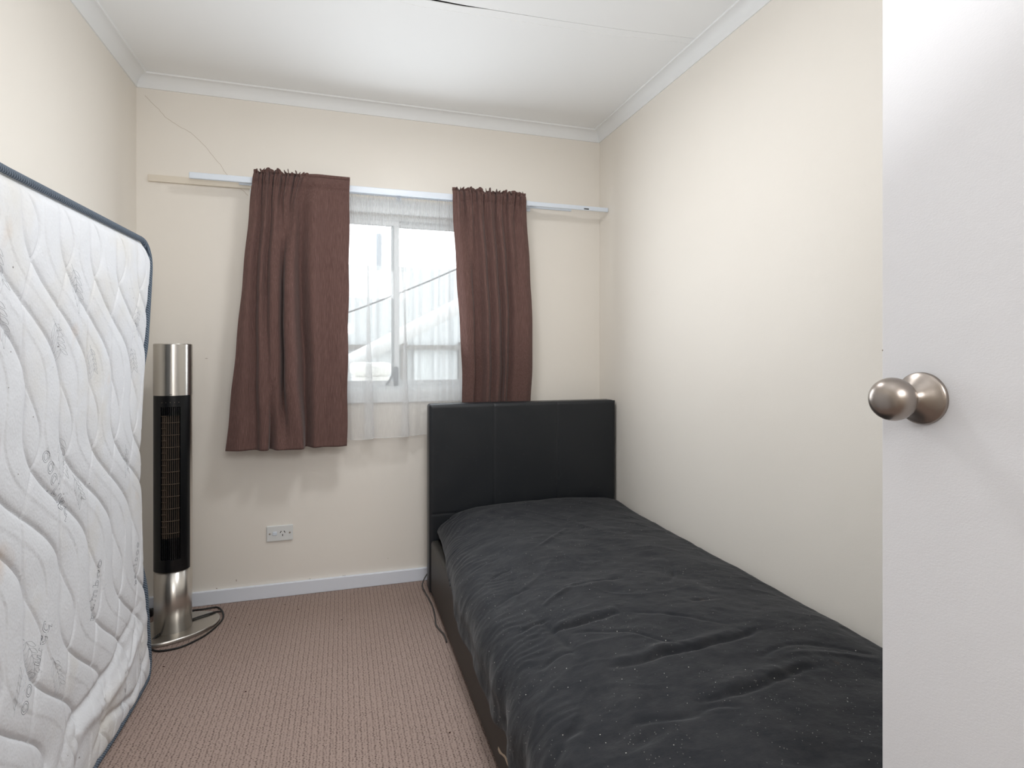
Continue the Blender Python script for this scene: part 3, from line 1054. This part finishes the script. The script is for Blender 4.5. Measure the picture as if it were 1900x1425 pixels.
# creases placed where the photo shows them (plan position in metres)
Q = lambda pts, sc_=1.979, ox=700, oy=950, zz=0.415: [on_z(ox + a / sc_, oy + b / sc_, zz)[:2] for a, b in pts]
CRE = [
    (Q([(680, 278), (770, 266), (850, 254), (905, 245)]), -0.005, 0.008),
    (Q([(640, 407), (700, 403), (760, 395), (830, 384), (885, 371)]), -0.011, 0.010),
    (Q([(660, 395), (760, 380), (880, 358)]), 0.006, 0.016),
    (Q([(840, 552), (960, 545), (1060, 516), (1170, 500), (1240, 481), (1330, 465), (1410, 432)]), -0.013, 0.011),
    (Q([(860, 530), (960, 522), (1060, 495), (1170, 478), (1330, 440)]), 0.009, 0.020),
    (Q([(1170, 692), (1290, 670), (1400, 645), (1480, 610), (1560, 575), (1650, 558)]), -0.013, 0.012),
    (Q([(1200, 665), (1300, 640), (1400, 612), (1500, 575), (1600, 545)]), 0.009, 0.026),
    (Q([(870, 785), (930, 752), (1000, 737), (1150, 730), (1240, 702)]), -0.009, 0.012),
    (Q([(1150, 332), (1200, 326), (1270, 314)]), -0.005, 0.008),
    (Q([(1060, 165), (1080, 195), (1086, 230), (1068, 262)]), -0.006, 0.009),
    (Q([(410, 110), (480, 200), (540, 300), (600, 370), (660, 425), (720, 480), (800, 590), (860, 650)]), -0.006, 0.014),
    (Q([(610, 330), (640, 310), (690, 285), (730, 262)]), 0.006, 0.009),
    (Q([(560, 150), (600, 130), (650, 95), (700, 60)]), 0.005, 0.010),
    (Q([(700, 425), (900, 437), (1010, 458), (1150, 500)]), -0.005, 0.007),
    (Q([(930, 372), (1060, 380), (1180, 400), (1300, 420)]), -0.004, 0.008),
    (Q([(1400, 540), (1500, 495), (1640, 480), (1840, 500)]), -0.005, 0.009),
    (Q([(1400, 560), (1560, 520), (1700, 508), (1845, 520)]), 0.005, 0.011),
    (Q([(1180, 712), (1260, 705), (1350, 712)]), -0.006, 0.010),
    (Q([(850, 860), (900, 830), (1000, 790), (1100, 760)]), -0.006, 0.02),
    (Q([(560, 880), (640, 800), (700, 740), (760, 700)]), -0.007, 0.016),
    (Q([(520, 860), (600, 780), (660, 720)]), 0.007, 0.018),
    (Q([(540, 790), (650, 740), (760, 725)]), -0.006, 0.014),
    (Q([(340, 175), (400, 160), (470, 150)]), -0.004, 0.006),
    (Q([(365, 235), (430, 205), (500, 192)]), -0.005, 0.006),
    (Q([(430, 300), (500, 270), (560, 262)]), -0.004, 0.006),
    (Q([(520, 395), (570, 375), (640, 372)]), -0.005, 0.007),
    (Q([(600, 520), (650, 490), (720, 480)]), -0.005, 0.008),
]
for pts, amp_, wd in CRE:
    pts = np.array([(p.x, p.y) for p in smoothpath([(a, b, 0) for a, b in pts], 5)])
    x0b, x1b, y0b, y1b = pts[:, 0].min() - 0.1, pts[:, 0].max() + 0.1, pts[:, 1].min() - 0.1, pts[:, 1].max() + 0.1
    msk = (PX > x0b) & (PX < x1b) & (PYd > y0b) & (PYd < y1b) & (PZ > 0.30)
    qx, qy = PX[msk], PYd[msk]
    best = np.full(qx.shape, 9.0)
    wt = np.ones(qx.shape)
    for i in range(len(pts) - 1):
        a, b = pts[i], pts[i + 1]
        ab = b - a
        t_ = np.clip(((qx - a[0]) * ab[0] + (qy - a[1]) * ab[1]) / (ab @ ab + 1e-12), 0, 1)
        d = np.hypot(qx - a[0] - t_ * ab[0], qy - a[1] - t_ * ab[1])
        up = d < best
        best[up] = d[up]
        tt = (i + t_) / (len(pts) - 1)
        wt[up] = (np.sin(np.clip(tt, 0, 1) * PI)[up]) ** 0.6
    H[msk] += 0.95 * amp_ * wt * (0.85 + 0.5 * np.clip(fbm(qx + 2, qy + 2, 16, 77, 3), -1, 1)) * np.exp(-(best / (wd * 0.8)) ** 2)
H *= ss(0.0, 0.05, WXD - PX + 0.01) * 0.9 + 0.1
H *= ss(0, 0.03, 2.628 - PYd) * 0.8 + 0.2
P = np.stack([PX, PYd, PZ], -1) + Nn * H[..., None]
P[..., 0] = np.minimum(P[..., 0], XR - 0.004)
P[..., 1] = np.minimum(P[..., 1], HY - 0.004)
dv = grid('duvet', P, 'duvet')
md = dv.modifiers.new('thickness', 'SOLIDIFY')
md.thickness = 0.004
md.offset = -1 if Nn[NU // 2, NV // 3, 2] > 0 else 1
tag(dv, 'rumpled black duvet spread over the single bed, flecked with white lint', 'duvet')

# grey cord beside the bed
bm = bmesh.new()
cp = [on_y(789.5, 1000, 2.74), on_y(789.5, 1040, 2.74), on_z(790.5, 1080, 0.03), on_z(794, 1098, 0.006)] + [on_z(u, v, 0.005) for u, v in [(802, 1112), (809, 1127), (813, 1145), (815, 1158), (822, 1168), (834, 1176), (850, 1188)]]
cp[0] = (0.45, 2.752, 0.10)
cp[1] = (0.400, 2.752, 0.07)
cp[2] = (0.386, 2.73, 0.03)
cp = [(min(p[0] - 0.014, 0.3955), p[1], p[2]) if q > 1 else p for q, p in enumerate(cp)]
tube(bm, smoothpath(cp), 0.0032, 8)
tag(obj('cord', bm, 'cordgrey', smooth=True), 'thin grey cord lying on the carpet along the bed side rail', 'cord')

# ------------------------------------------------------------------ mattress standing on its long side
MY0, MY1, MH, MTH = 0.24, 2.268, 1.527, 0.15
mt = thing('mattress', (-0.74, 1.25, 0.0), 'stained white quilted mattress standing upright against the left wall', 'mattress')


def mface(Y, Z):
    """X of the smooth front face"""
    tz = np.clip(Z / MH, 0, 1)
    far = np.clip((MY1 - Y) / 0.8, 0, 1)
    x = -0.648 - 0.026 * np.sin(PI * np.clip(tz * 1.05, 0, 1)) ** 1.2 - 0.038 * tz ** 1.5 * far
    x += 0.010 * np.exp(-((Z - 0.10) / 0.14) ** 2) * np.sin(np.clip((MY1 - Y) / 0.5, 0, 1) * PI)
    return x


def quilt(Y, Z):
    p = 0.158
    per = 0.48
    k = 2 * PI / per
    # strong seams drift along the mattress, weak seams weave in place
    wob = 0.010 * np.sin(Z * 5 + Y * 4)
    slump = -0.11 * np.exp(-(np.maximum(Z, 0.17) - 0.17) / 0.06) - 0.3 * np.clip(0.17 - Z, 0, None)
    fP = Y + wob - (1.835 - 0.65 * (Z - 1.01) + 0.060 * np.sin(k * (Z - 1.01)) + slump)
    sl = -0.65 + 0.060 * k * np.cos(k * (Z - 1.01))
    dP = (np.mod(fP / p + 0.5, 1) - 0.5) * p / np.sqrt(1 + sl ** 2)
    fQ = Y + wob - (1.700 + 0.036 * np.cos(k * (Z - 1.43) + 0.5 * np.sin(k * (Z - 1.43))))
    sl = 0.036 * k * np.sin(k * (Z - 1.43))
    dQ = (np.mod(fQ / p + 0.5, 1) - 0.5) * p / np.sqrt(1 + sl ** 2)
    aP = np.abs(dP)
    # shingled look: each strip swells towards the seam on its far side
    swell = np.clip(-dP / p, -0.5, 0.5)
    h_ = 0.0078 * (1 - np.exp(-(aP / 0.014))) * (1 + 0.3 * swell)
    h_ *= 0.60 + 0.40 * (1 - np.exp(-(np.abs(dQ) / 0.008)))
    h_ -= 0.0045 * np.exp(-(aP / 0.0032) ** 2) + 0.0034 * np.exp(-(np.abs(dQ) / 0.003) ** 2)
    h_ += 0.0016 * fbm(Y + 9, Z + 4, 9, 90, 4)
    # slump folds towards the bottom far corner
    for pts, am, wd in FOLDS:
        best = np.full(np.shape(Y), 9.0)
        wt = np.zeros(np.shape(Y))
        n = len(pts) - 1
        for q in range(n):
            (ay, az_), (by_, bz) = pts[q], pts[q + 1]
            ey, ez = by_ - ay, bz - az_
            t_ = np.clip(((Y - ay) * ey + (Z - az_) * ez) / (ey * ey + ez * ez), 0, 1)
            d = np.hypot(Y - ay - t_ * ey, Z - az_ - t_ * ez)
            up = d < best
            best = np.where(up, d, best)
            wt = np.where(up, np.sin(np.clip((q + t_) / n * 0.9 + 0.05, 0, 1) * PI) ** 0.7, wt)
        h_ = h_ + am * wt * np.exp(-(best / wd) ** 2)
    return h_


FOLDS = []
for px_, am_, wd_ in (([(276, 1140), (246, 1195), (227, 1240), (193, 1298), (150, 1351), (126, 1424)], 0.013, 0.024),
                      ([(262, 1120), (232, 1180), (208, 1235), (172, 1290), (135, 1340), (110, 1420)], -0.010, 0.014),
                      ([(277, 1185), (262, 1235), (240, 1290), (196, 1330), (170, 1390)], -0.011, 0.013),
                      ([(255, 1150), (234, 1225), (214, 1270)], -0.006, 0.007),
                      ([(200, 1255), (186, 1320), (190, 1370)], -0.007, 0.008)):
    FOLDS.append(([on_x(u, v, -0.65)[1:] for u, v in px_], am_, wd_))


def mcoords(Yn, Zn, r=0.075):
    """square grid -> rounded rectangle outline"""
    hy, hz = (MY1 - MY0) / 2, MH / 2
    ay, az = Yn * hy, Zn * hz
    # limit of |y| for a given z row near the corners
    ez = np.clip(np.abs(az) - (hz - r), 0, r)
    lim = hy - r + np.sqrt(np.clip(r * r - ez * ez, 0, None))
    return MY0 + hy + Yn * lim, MH / 2 + az


def dist_edge(Y, Z, r=0.075):
    hy, hz = (MY1 - MY0) / 2, MH / 2
    qy, qz = np.abs(Y - (MY0 + hy)) - (hy - r), np.abs(Z - hz) - (hz - r)
    return -(np.hypot(np.clip(qy, 0, None), np.clip(qz, 0, None)) + np.minimum(np.maximum(qy, qz), 0) - r)


na, nb = 520, 360
yn = np.concatenate([np.linspace(-1, 0.1, 180), np.linspace(0.1, 1, 401)[1:]])
zn = np.linspace(-1, 1, 361)
zn = np.sign(zn) * (1 - (1 - np.abs(zn)) ** 1.15)
YN, ZN = np.meshgrid(yn, zn, indexing='ij')
MYg, MZg = mcoords(YN, ZN)
edge = np.clip(dist_edge(MYg, MZg), 0, None)


def msurf(Y, Z):
    e_ = np.clip(dist_edge(Y, Z), 0, None)
    roll = 0.012 * (1 - np.exp(-(e_ / 0.018)))
    return mface(Y, Z) - 0.012 + roll + quilt(Y, Z) * ss(0.0, 0.03, e_)


P = np.stack([msurf(MYg, MZg), MYg, np.maximum(MZg, 0.003)], -1)
grid('quilted_cover', P, 'quilt', mt)
# outline loop for side band and piping
loopY, loopZ = [], []
r = 0.075
hy, hz = (MY1 - MY0) / 2, MH / 2
cyc = [(1, 1), (-1, 1), (-1, -1), (1, -1)]
for q, (sy, sz) in enumerate(cyc):
    for k in range(13):
        a = (q * 90 + k * 90 / 12) * PI / 180
        loopY.append(MY0 + hy + sy * (hy - r) + r * math.cos(a))
        loopZ.append(hz + sz * (hz - r) + r * math.sin(a))
lp = [(loopY[i], loopZ[i]) for i in range(len(loopY))]
dn = []
for i in range(len(lp)):
    a, b = lp[i], lp[(i + 1) % len(lp)]
    L0 = math.hypot(b[0] - a[0], b[1] - a[1])
    for k in range(max(1, int(L0 / 0.02))):
        t_ = k / max(1, int(L0 / 0.02))
        dn.append((a[0] + (b[0] - a[0]) * t_, a[1] + (b[1] - a[1]) * t_))
lY = np.array([p[0] for p in dn])
lZ = np.array([p[1] for p in dn])
fx0 = mface(lY, lZ) - 0.012
cY, cZ = MY0 + hy, hz
offs = [(0.000, 0.0), (-0.004, 0.003), (-0.03, 0.006), (-0.075, 0.007), (-0.12, 0.006), (-0.146, 0.003), (-0.150, 0.0), (-0.150, -0.03)]
# outward direction of the outline
tY = np.roll(lY, -1) - np.roll(lY, 1)
tZ = np.roll(lZ, -1) - np.roll(lZ, 1)
ln = np.hypot(tY, tZ)
oY, oZ = tZ / ln, -tY / ln
P = np.stack([np.stack([fx0 + dx_, lY + oY * e_, np.maximum(lZ + oZ * e_, 0.002)], -1) for dx_, e_ in offs], 0)
grid('side_band', P, 'band', mt, closed_v=True)
P = np.stack([mface(MYg, MZg)[::6, ::6] - 0.012 - MTH - 0.006 * np.clip(edge[::6, ::6] / 0.05, 0, 1), MYg[::6, ::6], np.maximum(MZg[::6, ::6], 0.003)], -1)
grid('back_cover', P, 'quilt', mt)
for dx_ in (0.0, -MTH):
    bm = bmesh.new()
    pr = 0.0092
    tube(bm, [(fx0[i] + dx_ + (0.007 - 0.016 * float(ss(0.30, 0.45, lZ[i]) * ss(1.20, 1.0, lZ[i])) * (lY[i] > 2.0) if dx_ == 0 else 0), lY[i] + oY[i] * 0.008, max(lZ[i] + oZ[i] * 0.008, pr + 0.001)) for i in range(len(lY))], pr, 12, closed=True)
    obj('piping', bm, 'pipe', mt, smooth=True)


# the printed word on the quilted cover, along the strips
def word(txt, y, z, ang, size, flip=False, bev=0.0006, material='print', shear=0.0):
    cu = bpy.data.curves.new('word', 'FONT')
    cu.body = txt
    cu.size = size
    cu.fill_mode = 'NONE'
    cu.bevel_depth = bev
    cu.bevel_resolution = 0
    cu.resolution_u = 6
    cu.space_character = 1.15
    tmp = bpy.data.objects.new('word_tmp', cu)
    COL.objects.link(tmp)
    dg = bpy.context.evaluated_depsgraph_get()
    me = bpy.data.meshes.new_from_object(tmp.evaluated_get(dg))
    COL.objects.unlink(tmp)
    bpy.data.objects.remove(tmp)
    n = len(me.vertices)
    co = np.zeros(n * 3)
    me.vertices.foreach_get('co', co)
    co = co.reshape(-1, 3)
    ca, sa = math.cos(ang), math.sin(ang)
    a = co[:, 0]
    b = co[:, 1] + 0.12 * size * np.sin(a / size * 1.5)
    # seen from +X looking to -X: +Y is to the right of the picture
    Y = y + (a * ca - b * sa)
    Z = z + (a * sa + b * ca)
    X = msurf(Y, Z) + co[:, 2] * 0.8
    me.vertices.foreach_set('co', np.stack([X, Y, Z], -1).reshape(-1))
    me.update()
    return link('printed_word', me, material, mt)


for (u0, v0, u1, v1, txt) in [(181, 1152, 199, 1030, 'bamboo'), (150, 945, 103, 826, 'bamboo'), (97, 1148, 44, 1338, 'bamboo'), (257, 1085, 263, 1000, 'bamboo'), (6, 560, -10, 430, 'bamboo')]:
    a_ = on_x(u0, v0, -0.655)
    b_ = on_x(u1, v1, -0.655)
    L0 = math.hypot(b_[1] - a_[1], b_[2] - a_[2])
    word(txt, a_[1], a_[2], math.atan2(b_[2] - a_[2], b_[1] - a_[1]), L0 / 3.9, material='print')


# small embroidered leaf sprigs
def sprig(y, z, ang, size):
    bm = bmesh.new()
    lines = [[(0, 0), (0.5, 0.05), (1.0, 0.0)]]
    for k in range(5):
        x = 0.15 + k * 0.18
        for sg in (-1, 1):
            lines.append([(x, 0.02), (x + 0.12, sg * 0.16), (x + 0.30, sg * 0.22), (x + 0.16, sg * 0.08), (x, 0.02)])
    ca, sa = math.cos(ang), math.sin(ang)
    for L0 in lines:
        pts = smoothpath([(a, b, 0) for a, b in L0], 4)
        q = []
        for p in pts:
            Y = y + size * (p.x * ca - p.y * sa)
            Z = z + size * (p.x * sa + p.y * ca)
            q.append((float(msurf(np.array(Y), np.array(Z))), Y, Z))
        tube(bm, q, 0.0005, 4)
    obj('leaf_print', bm, 'stitch', mt)


for (u, v, an, s_) in [(8, 440, -70, .10), (8, 545, -60, .10), (140, 490, -62, .11), (110, 590, -60, .10), (130, 800, -85, .11), (150, 880, -60, .09), (250, 560, -85, .10), (245, 640, -70, .09),
                       (240, 825, -80, .09), (210, 1360, 60, .09), (245, 1270, 75, .08), (60, 1180, -75, .10), (100, 1220, -70, .09), (175, 640, -70, .08), (30, 1330, 60, .08)]:
    q = on_x(u, v, -0.66)
    sprig(q[1], max(q[2], 0.03), math.radians(an), s_)

# ------------------------------------------------------------------ tower fan
fx_, fy_ = -0.668, 2.622
fan = thing('tower_fan', (fx_, fy_, 0.0), 'tall silver and black tower fan in the left back corner', 'fan')
FR = 0.0705
bm = bmesh.new()
ba = math.radians(28.2)
V0, V1, V2, V3 = [], [], [], []
for k in range(72):
    a = 2 * PI * k / 72
    for lst, ka, zz in ((V0, 0.985, 0.001), (V1, 1.0, 0.006), (V2, 1.0, 0.014), (V3, 0.975, 0.0175)):
        ex, ey = 0.176 * ka * math.cos(a), 0.122 * ka * math.sin(a)
        lst.append(bm.verts.new((fx_ + ex * math.cos(ba) - ey * math.sin(ba), fy_ + ex * math.sin(ba) + ey * math.cos(ba), zz)))
for A, B in ((V0, V1), (V1, V2), (V2, V3)):
    for k in range(72):
        bm.faces.new((A[k], A[(k + 1) % 72], B[(k + 1) % 72], B[k]))
bm.faces.new(V0)
bm.faces.new(V3)
o = obj('base_plate', bm, 'steel', fan)
o.data.polygons.foreach_set('use_smooth', [len(p.vertices) == 4 for p in o.data.polygons])
FZ0, FZ1, FZ2, FZ3 = 0.0175, 0.272, 0.977, 1.187
bm = bmesh.new()
lathe(bm, [(FR - 0.002, FZ0), (FR - 0.002, FZ1)], (fx_, fy_, 0), seg=96)
obj('lower_casing', bm, 'steel', fan).data.polygons.foreach_set('use_smooth', [True] * 98)
bm = bmesh.new()
lathe(bm, [(FR, FZ2), (FR, FZ3 - 0.003), (FR - 0.002, FZ3), (FR - 0.006, FZ3 - 0.001), (FR - 0.007, FZ3 - 0.012)], (fx_, fy_, 0), seg=96)
o = obj('upper_casing', bm, 'steel', fan)
o.data.polygons.foreach_set('use_smooth', [len(p.vertices) == 4 for p in o.data.polygons])
o.data.set_sharp_from_angle(angle=math.radians(30))
# rear shell of the black section
gaz = math.radians(-84)


def cyl_patch(name, r0, a0, a1, z0, z1, material, na_=40, parent=fan, th=0.0):
    A = np.linspace(a0, a1, na_)
    Zp = np.array([z0, z1])
    AA, ZZ_ = np.meshgrid(A, Zp, indexing='ij')
    return grid(name, np.stack([fx_ + r0 * np.cos(AA), fy_ + r0 * np.sin(AA), ZZ_], -1), material, parent)


front = 1.12
cyl_patch('rear_casing', FR - 0.001, gaz + front, gaz + 2 * PI - front, FZ1, FZ2, M['steel'], 80)
# black front shell with a tall window
wn = 0.50
bm = bmesh.new()
gz0, gz1 = FZ1 + 0.045, FZ2 - 0.045


def arcwall(bm, r0, r1, a0, a1, z0, z1, n):
    prev = None
    for k in range(n + 1):
        a = a0 + (a1 - a0) * k / n
        c, s_ = math.cos(a), math.sin(a)
        q = [bm.verts.new((fx_ + rr * c, fy_ + rr * s_, z)) for rr, z in ((r0, z0), (r1, z0), (r1, z1), (r0, z1))]
        if prev:
            for i in range(4):
                bm.faces.new((prev[i], prev[(i + 1) % 4], q[(i + 1) % 4], q[i]))
        else:
            bm.faces.new(q)
        prev = q
    bm.faces.new(prev[::-1])


ro, ri = FR + 0.0015, FR - 0.006
arcwall(bm, ri, ro, gaz - front, gaz - wn, FZ1 - 0.004, FZ2, 14)
arcwall(bm, ri, ro, gaz + wn, gaz + front, FZ1 - 0.004, FZ2, 14)
arcwall(bm, ri, ro, gaz - wn, gaz + wn, FZ1 - 0.004, gz0, 18)
arcwall(bm, ri, ro, gaz - wn, gaz + wn, gz1, FZ2, 18)
obj('front_panel', bm, 'blackpl', fan, smooth=False)
fpn = bpy.data.objects['front_panel']
fpn.data.polygons.foreach_set('use_smooth', [True] * len(fpn.data.polygons))
fpn.data.set_sharp_from_angle(angle=math.radians(30))
bm = bmesh.new()
lathe(bm, [(0.045, gz0 - 0.02), (0.045, gz1 + 0.02)], (fx_, fy_, 0), seg=40)
obj('impeller', bm, 'inner', fan, smooth=False)
nb_ = 9
bm = bmesh.new()
for k in range(nb_):
    a = gaz - wn + (k + 0.5) * 2 * wn / nb_
    arcwall(bm, 0.056, 0.0665, a - 0.010, a + 0.010, gz0 + 0.085, gz1 - 0.035, 1)
obj('grille_bars', bm, 'grille', fan)
for za, zb in ((gz0, gz0 + 0.085), (gz1 - 0.035, gz1)):
    bm = bmesh.new()
    for k in range(nb_):
        a = gaz - wn + (k + 0.5) * 2 * wn / nb_
        arcwall(bm, 0.056, 0.067, a - 0.026, a + 0.026, za, zb, 1)
    obj('grille_fins', bm, 'blackpl', fan)
bm = bmesh.new()
nr = 10
for k in range(nr):
    z = gz0 + 0.085 + (k + 0.4) * (gz1 - gz0 - 0.12) / nr
    arcwall(bm, 0.064, 0.068, gaz - wn, gaz + wn, z, z + 0.0022, 12)
    arcwall(bm, 0.064, 0.068, gaz - wn, gaz - wn + 0.28, z + 0.027, z + 0.029, 5)
obj('grille_rungs', bm, 'grille', fan)
for k in range(5):
    a = gaz - 0.42 + k * 0.21
    bm = bmesh.new()
    arcwall(bm, FR + 0.001, FR + 0.0022, a - 0.012, a + 0.012, FZ2 - 0.028, FZ2 - 0.0262, 2)
    obj('button', bm, 'scuff', fan)
bm = bmesh.new()
arcwall(bm, FR - 0.001, FR + 0.0012, gaz - 0.05, gaz + 0.09, FZ2 + 0.004, FZ2 + 0.0056, 3)
obj('remote_sensor', bm, 'blackpl', fan)
# power cord: one loop lying over the base plate, one round it
z4 = lambda pts, zz: [on_z(250 + a / 7.915, 1040 + b / 7.915, zz) for a, b in pts]
c1 = z4([(225, 730), (150, 760)], 0.008)
loop = z4([(830, 738), (1000, 716), (1150, 690), (1215, 688), (1265, 715), (1300, 780), (1290, 860), (1200, 965), (1060, 1080), (900, 1172), (700, 1262), (500, 1312), (340, 1330), (240, 1305)], 0.0045)
back = z4([(150, 1280), (150, 1230)], 0.0045) + z4([(235, 1190)], 0.012) + z4([(330, 1105), (500, 1010), (700, 920), (900, 842)], 0.0215) + z4([(1080, 785)], 0.0215) + z4([(1190, 755)], 0.019) + z4([(1260, 752)], 0.010)
lead = [(fx_ - 0.03, fy_ + 0.10, 0.02), (fx_ + 0.05, fy_ + 0.125, 0.012)]
bm = bmesh.new()
tube(bm, smoothpath(lead + loop + back), 0.0036, 8)
obj('power_cord', bm, 'cord', fan, smooth=True)
bm = bmesh.new()
pp_ = on_z(277, 1138, 0.02)
box(bm, pp_[0] - 0.035, pp_[0] + 0.012, pp_[1] + 0.0, pp_[1] + 0.026, 0.002, 0.034, 0.006, 3)
obj('plug', bm, 'cord', fan)

# ------------------------------------------------------------------ door, opened towards the camera's right
door = thing('door_1', (0.715, YF, 0.0), None, None, kind='structure')
DXF = 0.695
bm = bmesh.new()
box(bm, DXF, DXF + 0.036, YF + 0.02, 0.578, 0.012, 2.045, 0.0012, 2)
obj('panel', bm, 'door', door)
kz = CH - (739 - HOR) / FPX * 0.702
ky = 0.5235
bm = bmesh.new()
lathe(bm, [(0.0325, 0.0), (0.0325, -0.0035), (0.0315, -0.005), (0.029, -0.0065), (0.024, -0.0105), (0.018, -0.0165), (0.0135, -0.0205), (0.0125, -0.023)], (DXF, ky, kz), 'x', 64)
rose_bm = bm
bm = bmesh.new()
prof = [(0.0115, -0.021), (0.0112, -0.026), (0.0125, -0.029)]
for k in range(1, 20):
    a = PI * k / 20
    rr = 0.0265 * (math.sin(a) ** 0.82)
    if k < 3 and rr < 0.0125:
        continue
    prof.append((rr, -0.0265 - 0.0225 + 0.0225 * math.cos(a)))
prof.append((0.001, -0.0265 - 0.045))
lathe(bm, prof, (DXF, ky, kz), 'x', 64)
kb = obj('door_knob', bm, 'nickel', door, smooth=True)
rose = obj('rose_plate', rose_bm, 'nickel', kb, smooth=True)
rose.data.set_sharp_from_angle(angle=math.radians(50))
# small chip on the door's edge
bm = bmesh.new()
bmesh.ops.create_icosphere(bm, subdivisions=1, radius=0.0016, matrix=Matrix.Translation((DXF + 0.001, 0.5775, CH + 0.008)))
obj('paint_chip', bm, 'scuff', door)

# ------------------------------------------------------------------ added ceiling lamp that fills the room, unseen above the frame
lm = thing('ceiling_fill_lamp', (FILL_LAMP[0], FILL_LAMP[1], ZC), 'added round opal glass fill lamp, out of view, fixed flush to the white ceiling', 'ceiling lamp')
bm = bmesh.new()
lathe(bm, [(0.15, 0.0), (0.15, -0.014), (0.135, -0.018)], (FILL_LAMP[0], FILL_LAMP[1], ZC), seg=48)
obj('base_ring', bm, 'gloss', lm)
bm = bmesh.new()
lathe(bm, [(0.135 * math.cos(a_ * PI / 20), -0.018 - 0.075 * math.sin(a_ * PI / 20)) for a_ in range(10)] + [(0.004, -0.093)], (FILL_LAMP[0], FILL_LAMP[1], ZC), seg=48)
obj('lamp_shade', bm, 'lampglass', lm, smooth=True)
